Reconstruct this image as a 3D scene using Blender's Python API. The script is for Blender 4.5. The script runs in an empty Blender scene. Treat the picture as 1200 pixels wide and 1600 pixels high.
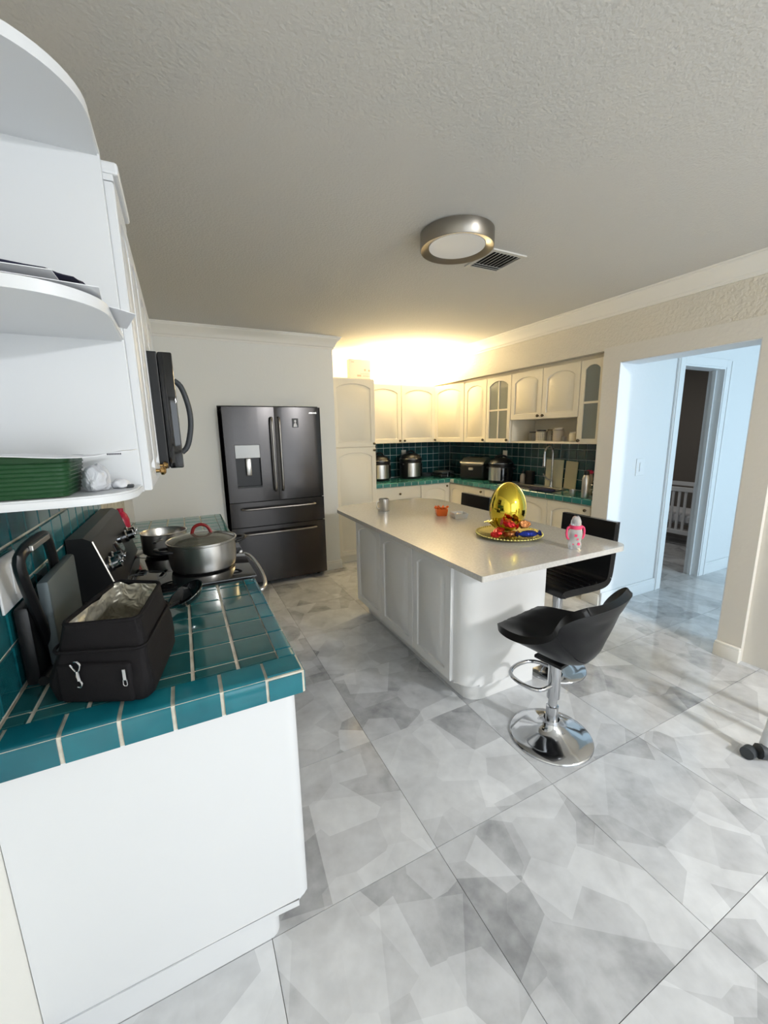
import bpy, bmesh, math, random
from mathutils import Vector, Matrix
random.seed(7)
PI = math.pi
C = bpy.context.scene.collection
scn = bpy.context.scene

# ------------------------------------------------------------------ camera
cam = bpy.data.cameras.new('camera'); camo = bpy.data.objects.new('camera', cam); C.objects.link(camo)
Rw = Matrix(((0.8948184, 0.10142209, -0.43475693), (-0.44604687, 0.16275982, -0.88008604), (-0.01849921, 0.98143915, 0.19087949)))
m4 = Rw.to_4x4(); m4.translation = Vector((0, 0, 1.49)); camo.matrix_world = m4
cam.sensor_fit = 'VERTICAL'; cam.sensor_height = 24; cam.lens = 629.776 / 1600 * 24; cam.clip_start = .02
scn.camera = camo

# ------------------------------------------------------------------ world, exposure
w = bpy.data.worlds.new('world'); scn.world = w; w.use_nodes = True
bg = w.node_tree.nodes['Background']; bg.inputs[0].default_value = (.80, .90, 1, 1); bg.inputs[1].default_value = 1.0
scn.view_settings.view_transform = 'Standard'; scn.view_settings.look = 'None'
scn.view_settings.exposure = 0.36; scn.view_settings.gamma = 1.0
scn.view_settings.use_curve_mapping = False

def area(name, loc, aim, sx, sy, power, col, spread=180):
    l = bpy.data.lights.new(name, 'AREA'); l.shape = 'RECTANGLE'; l.size = sx; l.size_y = sy
    l.energy = power; l.color = col; l.spread = math.radians(spread)
    o = bpy.data.objects.new(name, l); C.objects.link(o); o.location = loc
    o.rotation_euler = (Vector(aim) - Vector(loc)).to_track_quat('-Z', 'Y').to_euler()
    return o
# daylight through the big window behind the camera, and through the hall window
area('window_daylight', (1.7, -2.70, 1.30), (1.5, 3, .75), 3.2, 2.0, 33, (.88, .95, 1.0))
area('hall_daylight', (4.9, -2.6, 1.5), (4.6, 2.1, 1.0), 2.0, 1.8, 82, (.60, .83, 1.0))
# lamps of the place: ceiling lamp over the dining end, strip lamp on top of the far cabinets
area('dining_lamp_light', (2.5, -2.0, 2.36), (2.2, -.4, 0), .24, .24, 92, (.98, .99, 1.0))
area('cabinet_top_lamp_light', (2.35, 4.76, 2.15), (2.3, 4.72, 3), 1.4, .10, 70, (1, .80, .46))
area('cabinet_side_lamp_light', (2.95, 4.78, 2.15), (2.9, 4.75, 3), .5, .10, 16, (1, .80, .46))

# ------------------------------------------------------------------ materials
MATS = {}
def mat(name, col, rough=.5, metal=0, spec=.5, trans=0, emis=None, es=0, coat=0, ior=1.45, alpha=1):
    m = bpy.data.materials.new(name); m.use_nodes = True; b = m.node_tree.nodes['Principled BSDF']
    b.inputs['Base Color'].default_value = (*col, 1); b.inputs['Roughness'].default_value = rough
    b.inputs['Metallic'].default_value = metal; b.inputs['Specular IOR Level'].default_value = spec
    b.inputs['Transmission Weight'].default_value = trans; b.inputs['IOR'].default_value = ior
    b.inputs['Coat Weight'].default_value = coat; b.inputs['Alpha'].default_value = alpha
    if emis: b.inputs['Emission Color'].default_value = (*emis, 1); b.inputs['Emission Strength'].default_value = es
    MATS[name] = m; return m
def nodes(m): return m.node_tree.nodes, m.node_tree.links, m.node_tree.nodes['Principled BSDF']
def bump(m, scale=50, strength=.3, dist=.01, detail=4, kind='noise', distort=0):
    N, L, b = nodes(m); tc = N.new('ShaderNodeTexCoord')
    if kind == 'noise':
        t = N.new('ShaderNodeTexNoise'); t.inputs['Scale'].default_value = scale; t.inputs['Detail'].default_value = detail
        t.inputs['Distortion'].default_value = distort; out = t.outputs['Fac']
    else:
        t = N.new('ShaderNodeTexVoronoi'); t.inputs['Scale'].default_value = scale; out = t.outputs['Distance']
    L.new(tc.outputs['Object'], t.inputs['Vector'])
    bp = N.new('ShaderNodeBump'); bp.inputs['Strength'].default_value = strength; bp.inputs['Distance'].default_value = dist
    L.new(out, bp.inputs['Height']); L.new(bp.outputs['Normal'], b.inputs['Normal'])
def vary(m, c1, c2, scale=5, detail=3, lo=.35, hi=.65, rnd=0):
    N, L, b = nodes(m); tc = N.new('ShaderNodeTexCoord'); t = N.new('ShaderNodeTexNoise')
    t.inputs['Scale'].default_value = scale; t.inputs['Detail'].default_value = detail
    L.new(tc.outputs['Object'], t.inputs['Vector'])
    r = N.new('ShaderNodeValToRGB'); r.color_ramp.elements[0].position = lo; r.color_ramp.elements[1].position = hi
    r.color_ramp.elements[0].color = (*c1, 1); r.color_ramp.elements[1].color = (*c2, 1)
    if rnd:
        oi = N.new('ShaderNodeObjectInfo'); a = N.new('ShaderNodeMath'); a.operation = 'MULTIPLY_ADD'
        a.inputs[1].default_value = rnd; L.new(oi.outputs['Random'], a.inputs[0]); L.new(t.outputs['Fac'], a.inputs[2])
        s = N.new('ShaderNodeMath'); s.operation = 'SUBTRACT'; s.inputs[1].default_value = rnd/2
        L.new(a.outputs[0], s.inputs[0]); L.new(s.outputs[0], r.inputs['Fac'])
    else: L.new(t.outputs['Fac'], r.inputs['Fac'])
    L.new(r.outputs['Color'], b.inputs['Base Color'])

wall_m = mat('wall_paint', (.84, .83, .78), .7); bump(wall_m, 60, .12, .006, 4)
wallr_m = mat('orange_peel_wall', (.72, .67, .57), .6); bump(wallr_m, 48, .5, .013, 3, distort=.5)
wall2_m = mat('smooth_warm_wall', (.74, .70, .625), .6); bump(wall2_m, 40, .18, .008, 3)
hallw_m = mat('hall_wall_paint', (.80, .82, .84), .6); bump(hallw_m, 30, .2, .008, 3, distort=.5)
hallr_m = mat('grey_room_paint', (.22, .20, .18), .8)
ceil_m = mat('popcorn_ceiling', (.62, .60, .56), .9); bump(ceil_m, 95, .34, .010, 4, distort=.2)
trim_m = mat('trim_white', (.84, .81, .74), .45)
hallt_m = mat('hall_trim_white', (.82, .84, .86), .4)
cream_m = mat('cream_cabinet', (.80, .73, .585), .42)
white_m = mat('white_cabinet', (.70, .715, .73), .38)
isl_m = mat('island_white', (.80, .80, .79), .36)
quartz_m = mat('quartz', (.60, .58, .55), .18, coat=.3); vary(quartz_m, (.55, .53, .49), (.61, .59, .55), 90, 4, .4, .62)
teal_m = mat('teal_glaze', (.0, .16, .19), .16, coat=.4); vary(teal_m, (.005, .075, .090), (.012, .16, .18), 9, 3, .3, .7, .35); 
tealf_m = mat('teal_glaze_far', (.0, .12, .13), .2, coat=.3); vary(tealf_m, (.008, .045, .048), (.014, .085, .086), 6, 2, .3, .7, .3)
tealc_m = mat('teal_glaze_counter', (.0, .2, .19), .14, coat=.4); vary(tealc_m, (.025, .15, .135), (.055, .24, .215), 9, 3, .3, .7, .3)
grout_m = mat('grout', (.50, .46, .38), .85); vary(grout_m, (.52, .48, .39), (.72, .68, .58), 25, 4)
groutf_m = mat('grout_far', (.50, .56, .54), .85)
joint_m = mat('floor_joint', (.20, .19, .17), .8)
chrome_m = mat('chrome', (.55, .56, .58), .10, 1)
disp_m = mat('dispenser_grey', (.34, .34, .33), .4, .7)
steel_m = mat('brushed_steel', (.62, .60, .57), .28, 1); bump(steel_m, 90, .05, .002)
blacksteel_m = mat('black_stainless', (.068, .064, .063), .24, 1)
bsh_m = mat('dark_steel_handle', (.33, .31, .29), .25, 1)
black_m = mat('black_plastic', (.008, .008, .009), .38)
gloss_m = mat('black_glass', (.008, .008, .009), .05, coat=.5)
leather_m = mat('black_leatherette', (.004, .004, .005), .33, spec=.35); bump(leather_m, 160, .12, .002)
nylon_m = mat('black_nylon', (.007, .006, .007), .75, spec=.25); bump(nylon_m, 300, .3, .002)
foil_m = mat('foil_lining', (.62, .59, .50), .38, .6); bump(foil_m, 22, .9, .03, 2, distort=.6)
slate_m = mat('grill_plate', (.10, .125, .135), .5, .3)
gold_m = mat('gold_foil', (.80, .62, .07), .09, 1); bump(gold_m, 5, .04, .02)
golddull_m = mat('gold_plate', (.68, .60, .22), .25, 1)
glass_m = mat('clear_glass', (.95, .96, .95), .03, trans=1, ior=1.45)
lid_m = mat('lid_glass', (.80, .79, .68), .05, trans=.9, ior=1.35)
pane_m = mat('cabinet_glass', (.50, .52, .46), .07, trans=.55, ior=1.3)
knob_m = mat('bronze_knob', (.12, .09, .05), .3, .9)
brass_m = mat('brass_knob', (.48, .30, .12), .22, 1)
nickel_m = mat('brushed_nickel', (.30, .275, .24), .33, 1)
diff_m = mat('lamp_diffuser', (.66, .65, .62), .5, emis=(1, .95, .88), es=.10)
cream_in_m = mat('lamp_inner_cream', (.85, .76, .58), .5, emis=(1, .85, .6), es=.35)
green_m = mat('green_plastic', (.010, .062, .018), .42); bump(green_m, 12, .5, .02)
paper_m = mat('paper', (.80, .81, .84), .7)
bag_m = mat('thin_plastic_bag', (.80, .82, .86), .35, trans=.25); bump(bag_m, 22, .6, .03, 3, distort=1.5)
ink_m = mat('dark_ink', (.03, .03, .05), .6)
navy_m = mat('navy_cloth', (.012, .012, .035), .8)
red_m = mat('red_plastic', (.55, .02, .06), .3)
redfoil_m = mat('red_wrapper', (.55, .02, .02), .2, .6); bump(redfoil_m, 30, .8, .02)
brownfoil_m = mat('copper_wrapper', (.42, .16, .05), .22, .7); bump(brownfoil_m, 30, .8, .02)
bluefoil_m = mat('blue_wrapper', (.02, .04, .32), .2, .6); bump(bluefoil_m, 30, .8, .02)
pink_m = mat('pink_plastic', (.80, .06, .16), .35)
orange_m = mat('orange_plastic', (.85, .16, .02), .4)
clearp_m = mat('clear_plastic', (.90, .90, .90), .12, trans=.7, ior=1.3)
milky_m = mat('frosted_jar', (.70, .62, .52), .35, trans=.3)
board_m = mat('cutting_board', (.72, .68, .48), .5)
board2_m = mat('cream_board', (.62, .56, .36), .5)
card_m = mat('printed_card', (.72, .66, .60), .6)
tan_m = mat('tan_print', (.50, .38, .30), .6)
grey_m = mat('grey_rubber', (.045, .05, .055), .5)
vent_m = mat('vent_metal', (.62, .60, .55), .5)
dark_m = mat('painted_duct_dark', (.02, .02, .02), .9)  # painted darkness for the gaps of the ceiling vent
handler_m = mat('red_silicone', (.22, .012, .012), .4)
tube_m = mat('lamp_tube', (1, .9, .7), .5, emis=(1, .80, .46), es=12)
skyw_m = glass_m

def floor_material():
    m = mat('marble_porcelain', (.6, .6, .6), .07, coat=.0, spec=.5); N, L, b = nodes(m)
    tc = N.new('ShaderNodeTexCoord'); oi = N.new('ShaderNodeObjectInfo')
    # per-tile offset so that each tile carries its own cut of the stone
    mul = N.new('ShaderNodeMath'); mul.operation = 'MULTIPLY'; mul.inputs[1].default_value = 37; L.new(oi.outputs['Random'], mul.inputs[0])
    comb = N.new('ShaderNodeCombineXYZ'); [L.new(mul.outputs[0], comb.inputs[i]) for i in range(2)]
    add = N.new('ShaderNodeVectorMath'); add.operation = 'ADD'; L.new(tc.outputs['Object'], add.inputs[0]); L.new(comb.outputs[0], add.inputs[1])
    rot = N.new('ShaderNodeVectorRotate'); rot.rotation_type = 'Z_AXIS'; L.new(add.outputs[0], rot.inputs['Vector'])
    ang = N.new('ShaderNodeMath'); ang.operation = 'MULTIPLY'; ang.inputs[1].default_value = 1.3; L.new(oi.outputs['Random'], ang.inputs[0]); L.new(ang.outputs[0], rot.inputs['Angle'])
    def vor(scale, rnd=1, metric='EUCLIDEAN'):
        v = N.new('ShaderNodeTexVoronoi'); v.voronoi_dimensions = '2D'; v.distance = metric; v.inputs['Scale'].default_value = scale; v.inputs['Randomness'].default_value = rnd
        L.new(rot.outputs[0], v.inputs['Vector']); s = N.new('ShaderNodeSeparateColor'); L.new(v.outputs['Color'], s.inputs[0]); return s.outputs[0]
    a = vor(3.2); c = vor(6.3, 1); 
    n1 = N.new('ShaderNodeTexNoise'); n1.inputs['Scale'].default_value = 5.5; n1.inputs['Detail'].default_value = 6; n1.inputs['Distortion'].default_value = .4; L.new(rot.outputs[0], n1.inputs['Vector'])
    n2 = N.new('ShaderNodeTexNoise'); n2.inputs['Scale'].default_value = 22; n2.inputs['Detail'].default_value = 5; L.new(rot.outputs[0], n2.inputs['Vector'])
    def mix(x, fx, y):
        mm = N.new('ShaderNodeMix'); mm.data_type = 'FLOAT'; mm.inputs[0].default_value = fx
        L.new(x, mm.inputs[2]); L.new(y, mm.inputs[3]); return mm.outputs[0]
    v = mix(mix(mix(a, .38, c), .52, n1.outputs['Fac']), .18, n2.outputs['Fac'])
    r = N.new('ShaderNodeValToRGB'); L.new(v, r.inputs['Fac']); e = r.color_ramp.elements
    e[0].position = .25; e[0].color = (.27, .275, .285, 1); e[1].position = .74; e[1].color = (.79, .805, .82, 1)
    k = e.new(.45); k.color = (.54, .55, .565, 1)
    L.new(r.outputs['Color'], b.inputs['Base Color'])
    return m
floor_m = floor_material()

# ------------------------------------------------------------------ helpers
def empty_world(o):
    M = Matrix.Identity(4); chain = []
    while o is not None: chain.append(o); o = o.parent
    for q in reversed(chain): M = M @ Matrix.Translation(q.location) @ q.rotation_euler.to_matrix().to_4x4()
    return M
def finish(bm, smooth):
    bmesh.ops.recalc_face_normals(bm, faces=bm.faces)
    if smooth:
        for f in bm.faces: f.smooth = True
        for e in bm.edges:
            if len(e.link_faces) == 2 and e.calc_face_angle(0) > math.radians(smooth if smooth > 1 else 38): e.smooth = False
def obj(name, bm, m, parent=None, world=False, smooth=0, label=None):
    """link a bmesh as one object; world=True: coordinates are world ones even under a parent"""
    if world and parent is not None: bm.transform(empty_world(parent).inverted())
    finish(bm, smooth)
    me = bpy.data.meshes.new(name); bm.to_mesh(me); bm.free()
    for q in (m if isinstance(m, (list, tuple)) else [m]): me.materials.append(q)
    o = bpy.data.objects.new(name, me); C.objects.link(o); o.parent = parent
    if label: o['label'] = label
    return o
def tag(o, label, cat, group=None):
    o['label'] = label; o['category'] = cat
    if group: o['group'] = group
    return o
def thing(name, label, cat, loc=(0, 0, 0), rotz=0, group=None):
    o = bpy.data.objects.new(name, None); C.objects.link(o); o.empty_display_size = .05
    o.location = loc; o.rotation_euler = (0, 0, rotz); return tag(o, label, cat, group)
def struct(name, bm, m, parent=None, smooth=0):
    o = obj(name, bm, m, parent, smooth=smooth)
    if parent is None: o['kind'] = 'structure'
    return o
def dup(src, loc=None, rotz=None, label=None, parent=None, first=True):
    c = src.copy(); C.objects.link(c); c.parent = parent
    if first:
        if loc: c.location = loc
        if rotz is not None: c.rotation_euler = (0, 0, rotz)
        if label: c['label'] = label
    for ch in list(src.children): dup(ch, parent=c, first=False)
    return c
def B(): return bmesh.new()
def box(bm, x0, x1, y0, y1, z0, z1, bev=0, seg=2, mi=0):
    r = bmesh.ops.create_cube(bm, size=1)
    vs = r['verts']
    for v in vs: v.co = Vector(((x0+x1)/2 + v.co.x*abs(x1-x0), (y0+y1)/2 + v.co.y*abs(y1-y0), (z0+z1)/2 + v.co.z*abs(z1-z0)))
    fs = set(f for v in vs for f in v.link_faces)
    if bev:
        es = list(set(e for v in vs for e in v.link_edges))
        r2 = bmesh.ops.bevel(bm, geom=es, offset=bev, segments=seg, affect='EDGES', profile=.5)
        fs = set(r2['faces']) | set(f for v in r2['verts'] for f in v.link_faces)
    for f in fs:
        if f.is_valid: f.material_index = mi
    return bm
def bx(*a, **k): return box(B(), *a, **k)
def lathe(bm, prof, n=24, c=(0, 0, 0), sx=1, sy=1, M=None, mi=0, ring=False):
    rings = []
    for r, z in prof:
        if r < 1e-6: rings.append([bm.verts.new((c[0], c[1], c[2]+z))])
        else: rings.append([bm.verts.new((c[0]+r*sx*math.cos(2*PI*i/n), c[1]+r*sy*math.sin(2*PI*i/n), c[2]+z)) for i in range(n)])
    vs = [v for q in rings for v in q]
    for a, b in list(zip(rings, rings[1:])) + ([(rings[-1], rings[0])] if ring else []):
        for i in range(n):
            j = (i+1) % n
            if len(a) == 1 and len(b) == 1: continue
            if len(a) == 1: f = bm.faces.new((a[0], b[i], b[j]))
            elif len(b) == 1: f = bm.faces.new((a[i], a[j], b[0]))
            else: f = bm.faces.new((a[i], a[j], b[j], b[i]))
            f.material_index = mi
    for q in (rings[0], rings[-1]):
        if len(q) > 1 and not ring:
            f = bm.faces.new(q); f.material_index = mi
    if M is not None: bmesh.ops.transform(bm, matrix=M, verts=vs)
    return bm
def lath(prof, **k): return lathe(B(), prof, **k)
def tube(bm, pts, r, n=10, closed=False, taper=None, flat=1.0):
    pts = [Vector(p) for p in pts]; rings = []; N = len(pts); up = None
    for i, p in enumerate(pts):
        a = pts[(i-1) % N] if (closed or i > 0) else p; b = pts[(i+1) % N] if (closed or i < N-1) else p
        t = (b-a).normalized()
        if up is None:
            up = Vector((0, 0, 1)) if abs(t.z) < .9 else Vector((1, 0, 0))
        s = t.cross(up)
        if s.length < 1e-5: s = t.orthogonal()
        s.normalize(); up = s.cross(t).normalized()
        rr = r if taper is None else taper[i]
        rings.append([bm.verts.new(p + s*rr*math.cos(2*PI*k/n) + up*rr*flat*math.sin(2*PI*k/n)) for k in range(n)])
    pairs = list(zip(rings, rings[1:])) + ([(rings[-1], rings[0])] if closed else [])
    for a, b in pairs:
        for k in range(n):
            j = (k+1) % n; bm.faces.new((a[k], a[j], b[j], b[k]))
    if not closed: bm.faces.new(rings[0]); bm.faces.new(rings[-1])
    return bm
def tb(pts, r, **k): return tube(B(), pts, r, **k)
def smoothpts(pts, it=2, closed=False):
    pts = [Vector(p) for p in pts]
    for _ in range(it):
        q = []; N = len(pts)
        rng = range(N if closed else N-1)
        if not closed: q.append(pts[0])
        for i in rng:
            a, b = pts[i], pts[(i+1) % N]; q += [a*.75+b*.25, a*.25+b*.75]
        if not closed: q.append(pts[-1])
        pts = q
    return pts
def prism(bm, poly, z0, z1, M=None):
    a = [bm.verts.new((x, y, z0)) for x, y in poly]; b = [bm.verts.new((x, y, z1)) for x, y in poly]
    bm.faces.new(a); bm.faces.new(b)
    for i in range(len(poly)):
        j = (i+1) % len(poly); bm.faces.new((a[i], a[j], b[j], b[i]))
    if M is not None: bmesh.ops.transform(bm, matrix=M, verts=a+b)
    return bm
def rrect(x0, x1, y0, y1, rs, n=8):
    """rounded rectangle, radii at (x0y0),(x1y0),(x1y1),(x0y1)"""
    out = []
    for (cx, cy, r, a0) in ((x0, y0, rs[0], PI), (x1, y0, rs[1], 1.5*PI), (x1, y1, rs[2], 0), (x0, y1, rs[3], .5*PI)):
        sx = 1 if cx == x0 else -1; sy = 1 if cy == y0 else -1
        if r <= 0: out.append((cx, cy)); continue
        for k in range(n+1):
            a = a0 + .5*PI*k/n; out.append((cx+sx*r+r*math.cos(a), cy+sy*r+r*math.sin(a)))
    return out
def loopcloth(bm, grid, thick):
    """solid sheet from a grid of points"""
    U = len(grid); V = len(grid[0]); P = [[Vector(p) for p in row] for row in grid]
    def nrm(i, j):
        a = P[min(i+1, U-1)][j]-P[max(i-1, 0)][j]; b = P[i][min(j+1, V-1)]-P[i][max(j-1, 0)]
        n = a.cross(b); return n.normalized() if n.length > 1e-9 else Vector((0, 0, 1))
    T = [[bm.verts.new(P[i][j]+nrm(i, j)*thick/2) for j in range(V)] for i in range(U)]
    D = [[bm.verts.new(P[i][j]-nrm(i, j)*thick/2) for j in range(V)] for i in range(U)]
    for i in range(U-1):
        for j in range(V-1):
            bm.faces.new((T[i][j], T[i+1][j], T[i+1][j+1], T[i][j+1])); bm.faces.new((D[i][j], D[i][j+1], D[i+1][j+1], D[i+1][j]))
    for i in range(U-1):
        bm.faces.new((T[i][0], D[i][0], D[i+1][0], T[i+1][0])); bm.faces.new((T[i][V-1], T[i+1][V-1], D[i+1][V-1], D[i][V-1]))
    for j in range(V-1):
        bm.faces.new((T[0][j], T[0][j+1], D[0][j+1], D[0][j])); bm.faces.new((T[U-1][j], D[U-1][j], D[U-1][j+1], T[U-1][j+1]))
    return bm

def frameM(o, U, Nn):
    """matrix with local x=U, y=outward normal, z=up at origin o"""
    U = Vector(U).normalized(); Nn = Vector(Nn).normalized(); Z = Vector((0, 0, 1))
    return Matrix(((U.x, Nn.x, Z.x, o[0]), (U.y, Nn.y, Z.y, o[1]), (U.z, Nn.z, Z.z, o[2]), (0, 0, 0, 1)))
def outline(w, h, ins, rise, nt=12, ns=4):
    """closed loop: bottom l->r, right up, top r->l (arched), left down"""
    pts = []
    for k in range(ns): pts.append((ins+(w-2*ins)*k/ns, ins))
    ht = h-ins-rise
    for k in range(ns): pts.append((w-ins, ins+(ht-ins)*k/ns))
    for k in range(nt):
        t = k/nt; x = w-ins-(w-2*ins)*t; pts.append((x, ht+rise*(1-(2*t-1)**2)**.8 if rise else ht))
    for k in range(ns): pts.append((ins, ht-(ht-ins)*k/ns))
    return pts
def door_bm(w, h, arch=True, t=.019, stile=None, plain=False):
    bm = B(); st = stile if stile else min(.052, w*.16); rise = min(.05, w*.13) if arch else 0
    L = [(outline(w, h, 0, 0), 0), (outline(w, h, .0, 0), t-.003), (outline(w, h, .003, 0), t)]
    if not plain:
        L += [(outline(w, h, st, rise), t), (outline(w, h, st+.004, rise), t-.009), (outline(w, h, st+.014, rise), t-.009), (outline(w, h, st+.030, rise*.95), t-.001)]
    rings = [[bm.verts.new((x, d, z)) for x, z in p] for p, d in L]
    bm.faces.new(rings[0])
    for a, b in zip(rings, rings[1:]):
        for i in range(len(a)):
            j = (i+1) % len(a); bm.faces.new((a[i], a[j], b[j], b[i]))
    bm.faces.new(rings[-1]); return bm
def glass_door_bm(w, h, t=.019, st=.045, cols=2):
    bm = B(); rise = min(.05, w*.16)
    L = [(outline(w, h, st, rise), 0), (outline(w, h, 0, 0), 0), (outline(w, h, 0, 0), t-.003), (outline(w, h, .003, 0), t), (outline(w, h, st, rise), t)]
    rings = [[bm.verts.new((x, d, z)) for x, z in p] for p, d in L]; rings.append(rings[0])
    for a, b in zip(rings, rings[1:]):
        for i in range(len(a)):
            j = (i+1) % len(a); bm.faces.new((a[i], a[j], b[j], b[i]))
    box(bm, st-.002, w-st+.002, .002, t-.002, h*.5-.010, h*.5+.008)
    if cols == 2: box(bm, w/2-.008, w/2+.008, .003, t-.003, st-.002, h-st-.004)
    return bm
def knob_bm(r=.014): return lath([(0, 0), (r*.45, 0), (r*.4, r*.8), (r, r*1.1), (r*1.02, r*1.6), (r*.6, r*2.1), (0, r*2.2)], n=12)
def add_door(par, o, U, Nn, w, h, m, arch=True, knob=None, glass=0, name='door', km=None, plain=False, gap=.0015):
    M = frameM((o[0], o[1], o[2]), U, Nn)
    bm = glass_door_bm(w-2*gap, h-2*gap, cols=glass) if glass else door_bm(w-2*gap, h-2*gap, arch, plain=plain)
    bm.transform(M @ Matrix.Translation((gap, 0, gap))); d = obj(name, bm, m, par, world=True, smooth=30)
    if knob:
        kb = knob_bm(); kb.transform(M @ Matrix.Translation((knob[0], .018, knob[1])) @ Matrix.Rotation(-PI/2, 4, 'X')); obj('knob', kb, km or knob_m, d, world=True, smooth=1)
    if glass:
        st = .045; cw = w/2
        for i in range(glass):
            for (z0, z1) in ((st-.004, h*.5-.008), (h*.5+.006, h-st+.004)):
                x0 = st-.004 if i == 0 else w/2+.006; x1 = w-st+.004 if (i == glass-1) else w/2-.006
                top = z1 > h*.6
                if top:
                    rise = min(.05, w*.16); pl = [(x0, z0), (x1, z0)]
                    for k in range(7):
                        x = x1-(x1-x0)*k/6; tt = (x-st)/(w-2*st); tt = min(max(tt, 0), 1)
                        pl.append((x, h-st-rise+rise*(1-(2*tt-1)**2)**.8-.002))
                else: pl = [(x0, z0), (x1, z0), (x1, z1), (x0, z1)]
                g = B(); prism(g, pl, .006, .009); g.transform(Matrix(((1, 0, 0, 0), (0, 0, 1, 0), (0, 1, 0, 0), (0, 0, 0, 1)))); g.transform(M)
                obj('pane', g, pane_m, d, world=True)
    return d

# ------------------------------------------------------------------ the room
YWI = 2.40
XL, XR, YF, YB = -.43, 3.08, 4.15, 4.88; ZC = 2.46
# floor: mortar bed with porcelain tiles laid on it
fl = struct('floor', bx(-.60, 6.9, -2.9, 5.05, -.05, -.004), joint_m)
PX, PY = .5925, .5857; tile_me = None
for i in range(-1, 12):
    for j in range(-6, 7):
        x0, y0 = .0965+PX*i, 1.011+PY*j
        if y0 > 4.9 or x0 > 6.8 or y0 < -2.9: continue
        if x0 > 3.3 and y0 > 3.4: continue
        if tile_me is None:
            o = obj('floor_tile', bx(.001, PX-.001, .001, PY-.001, -.0045, 0), floor_m, fl); tile_me = o.data
        else:
            o = bpy.data.objects.new('floor_tile', tile_me); C.objects.link(o); o.parent = fl
        o.location = (x0, y0, 0)
struct('ceiling', bx(-.60, 6.9, -2.9, 5.05, ZC, ZC+.08), ceil_m)
# left wall
wl = struct('wall_left', bx(XL-.12, XL, -2.8, 4.2, 0, ZC), wall_m)
# wall behind the camera with its big window
bmw = B()
box(bmw, -.5, .1, -2.92, -2.80, 0, ZC); box(bmw, 3.3, 6.8, -2.92, -2.80, 0, .5); box(bmw, 3.3, 3.95, -2.92, -2.80, .5, ZC)
box(bmw, 5.9, 6.8, -2.92, -2.8, .5, ZC); box(bmw, 3.95, 5.9, -2.92, -2.8, 2.35, ZC); box(bmw, .1, 3.3, -2.92, -2.80, 2.3, ZC); box(bmw, .1, 3.3, -2.92, -2.80, 0, .2)
struct('wall_front', bmw, wall_m)
# fridge wall: fills the depth around a niche
bm = B(); box(bm, XL-.1, .335, YF, 4.96, 0, ZC); box(bm, 1.305, 1.49, YF, 4.96, 0, ZC); box(bm, .335, 1.305, YF, 4.96, 1.775, ZC); box(bm, .335, 1.305, 4.85, 4.96, 0, 1.775)
struct('wall_back', bm, wall_m)
wn = struct('wall_back_2', bx(1.49, 3.62, YB, YB+.1, 0, ZC), wall_m)
# right wall: recess side wall, soffit, column, header, pier
wrn = struct('wall_right_2', bx(3.50, 3.62, 2.24, YB, 0, 2.10), wall_m)
bm = B(); box(bm, XR+.006, 3.62, 2.24, YB, 2.10, ZC); box(bm, XR+.006, 3.30, -2.8, 2.24, 2.1185, ZC)
struct('wall_right_3', bm, wallr_m)
bm = B(); box(bm, XR, 3.30, 2.10, 2.24, 0, 2.118); box(bm, XR, 3.30, 1.24, 2.10, 1.995, 2.118)
box(bm, XR, 3.30, 1.11, 1.24, 0, 2.118); box(bm, XR+.035, 3.30, -2.8, 1.11, 0, 2.118)
struct('wall_right', bm, wall2_m)
# hall beyond the opening
bm = B(); box(bm, 3.3005, 3.93, 2.10, 2.24, 0, ZC); box(bm, 4.60, 6.8, 2.10, 2.22, 0, ZC); box(bm, 3.93, 4.60, 2.10, 2.22, 2.03, ZC)
struct('wall_hall', bm, hallw_m)
struct('wall_hall_2', bx(6.7, 6.85, -2.8, 5.0, 0, ZC), hallw_m)
bm = B(); box(bm, 5.18, 5.34, 2.24, YWI, 0, ZC)
struct('wall_inner', bm, hallt_m)
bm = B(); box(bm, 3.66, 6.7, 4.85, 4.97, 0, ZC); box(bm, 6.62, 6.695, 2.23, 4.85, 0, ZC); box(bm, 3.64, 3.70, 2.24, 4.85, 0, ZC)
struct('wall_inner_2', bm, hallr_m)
bm = B(); box(bm, XR+.001, 3.30, 2.0945, 2.0995, 0, 1.995); box(bm, XR+.004, 3.30, 1.2405, 2.094, 1.990, 1.9945); box(bm, XR+.001, 3.30, 1.2405, 1.2455, 0, 1.989)
struct('trim_5', bm, hallw_m)
# door casing in the hall
bm = B()
for s in (0, 1):
    y0, y1 = (2.082, 2.10)
    box(bm, 3.835, 3.93, y0, y1, 0, 2.10, .004); box(bm, 3.845, 3.865, y0-.008, y1, 0, 2.09, .003)
    box(bm, 4.60, 4.69, y0, y1, 0, 2.10, .004); box(bm, 4.668, 4.688, y0-.008, y1, 0, 2.09, .003)
    box(bm, 3.93, 4.60, y0, y1, 2.03, 2.10, .004); break
box(bm, 3.93, 3.945, 2.09, 2.22, 0, 2.03); box(bm, 4.585, 4.60, 2.09, 2.22, 0, 2.03); box(bm, 3.945, 4.585, 2.09, 2.22, 2.015, 2.03)
box(bm, 4.565, 4.586, 2.15, 2.18, 0, 2.015)
struct('trim_3', bm, hallt_m)
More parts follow.
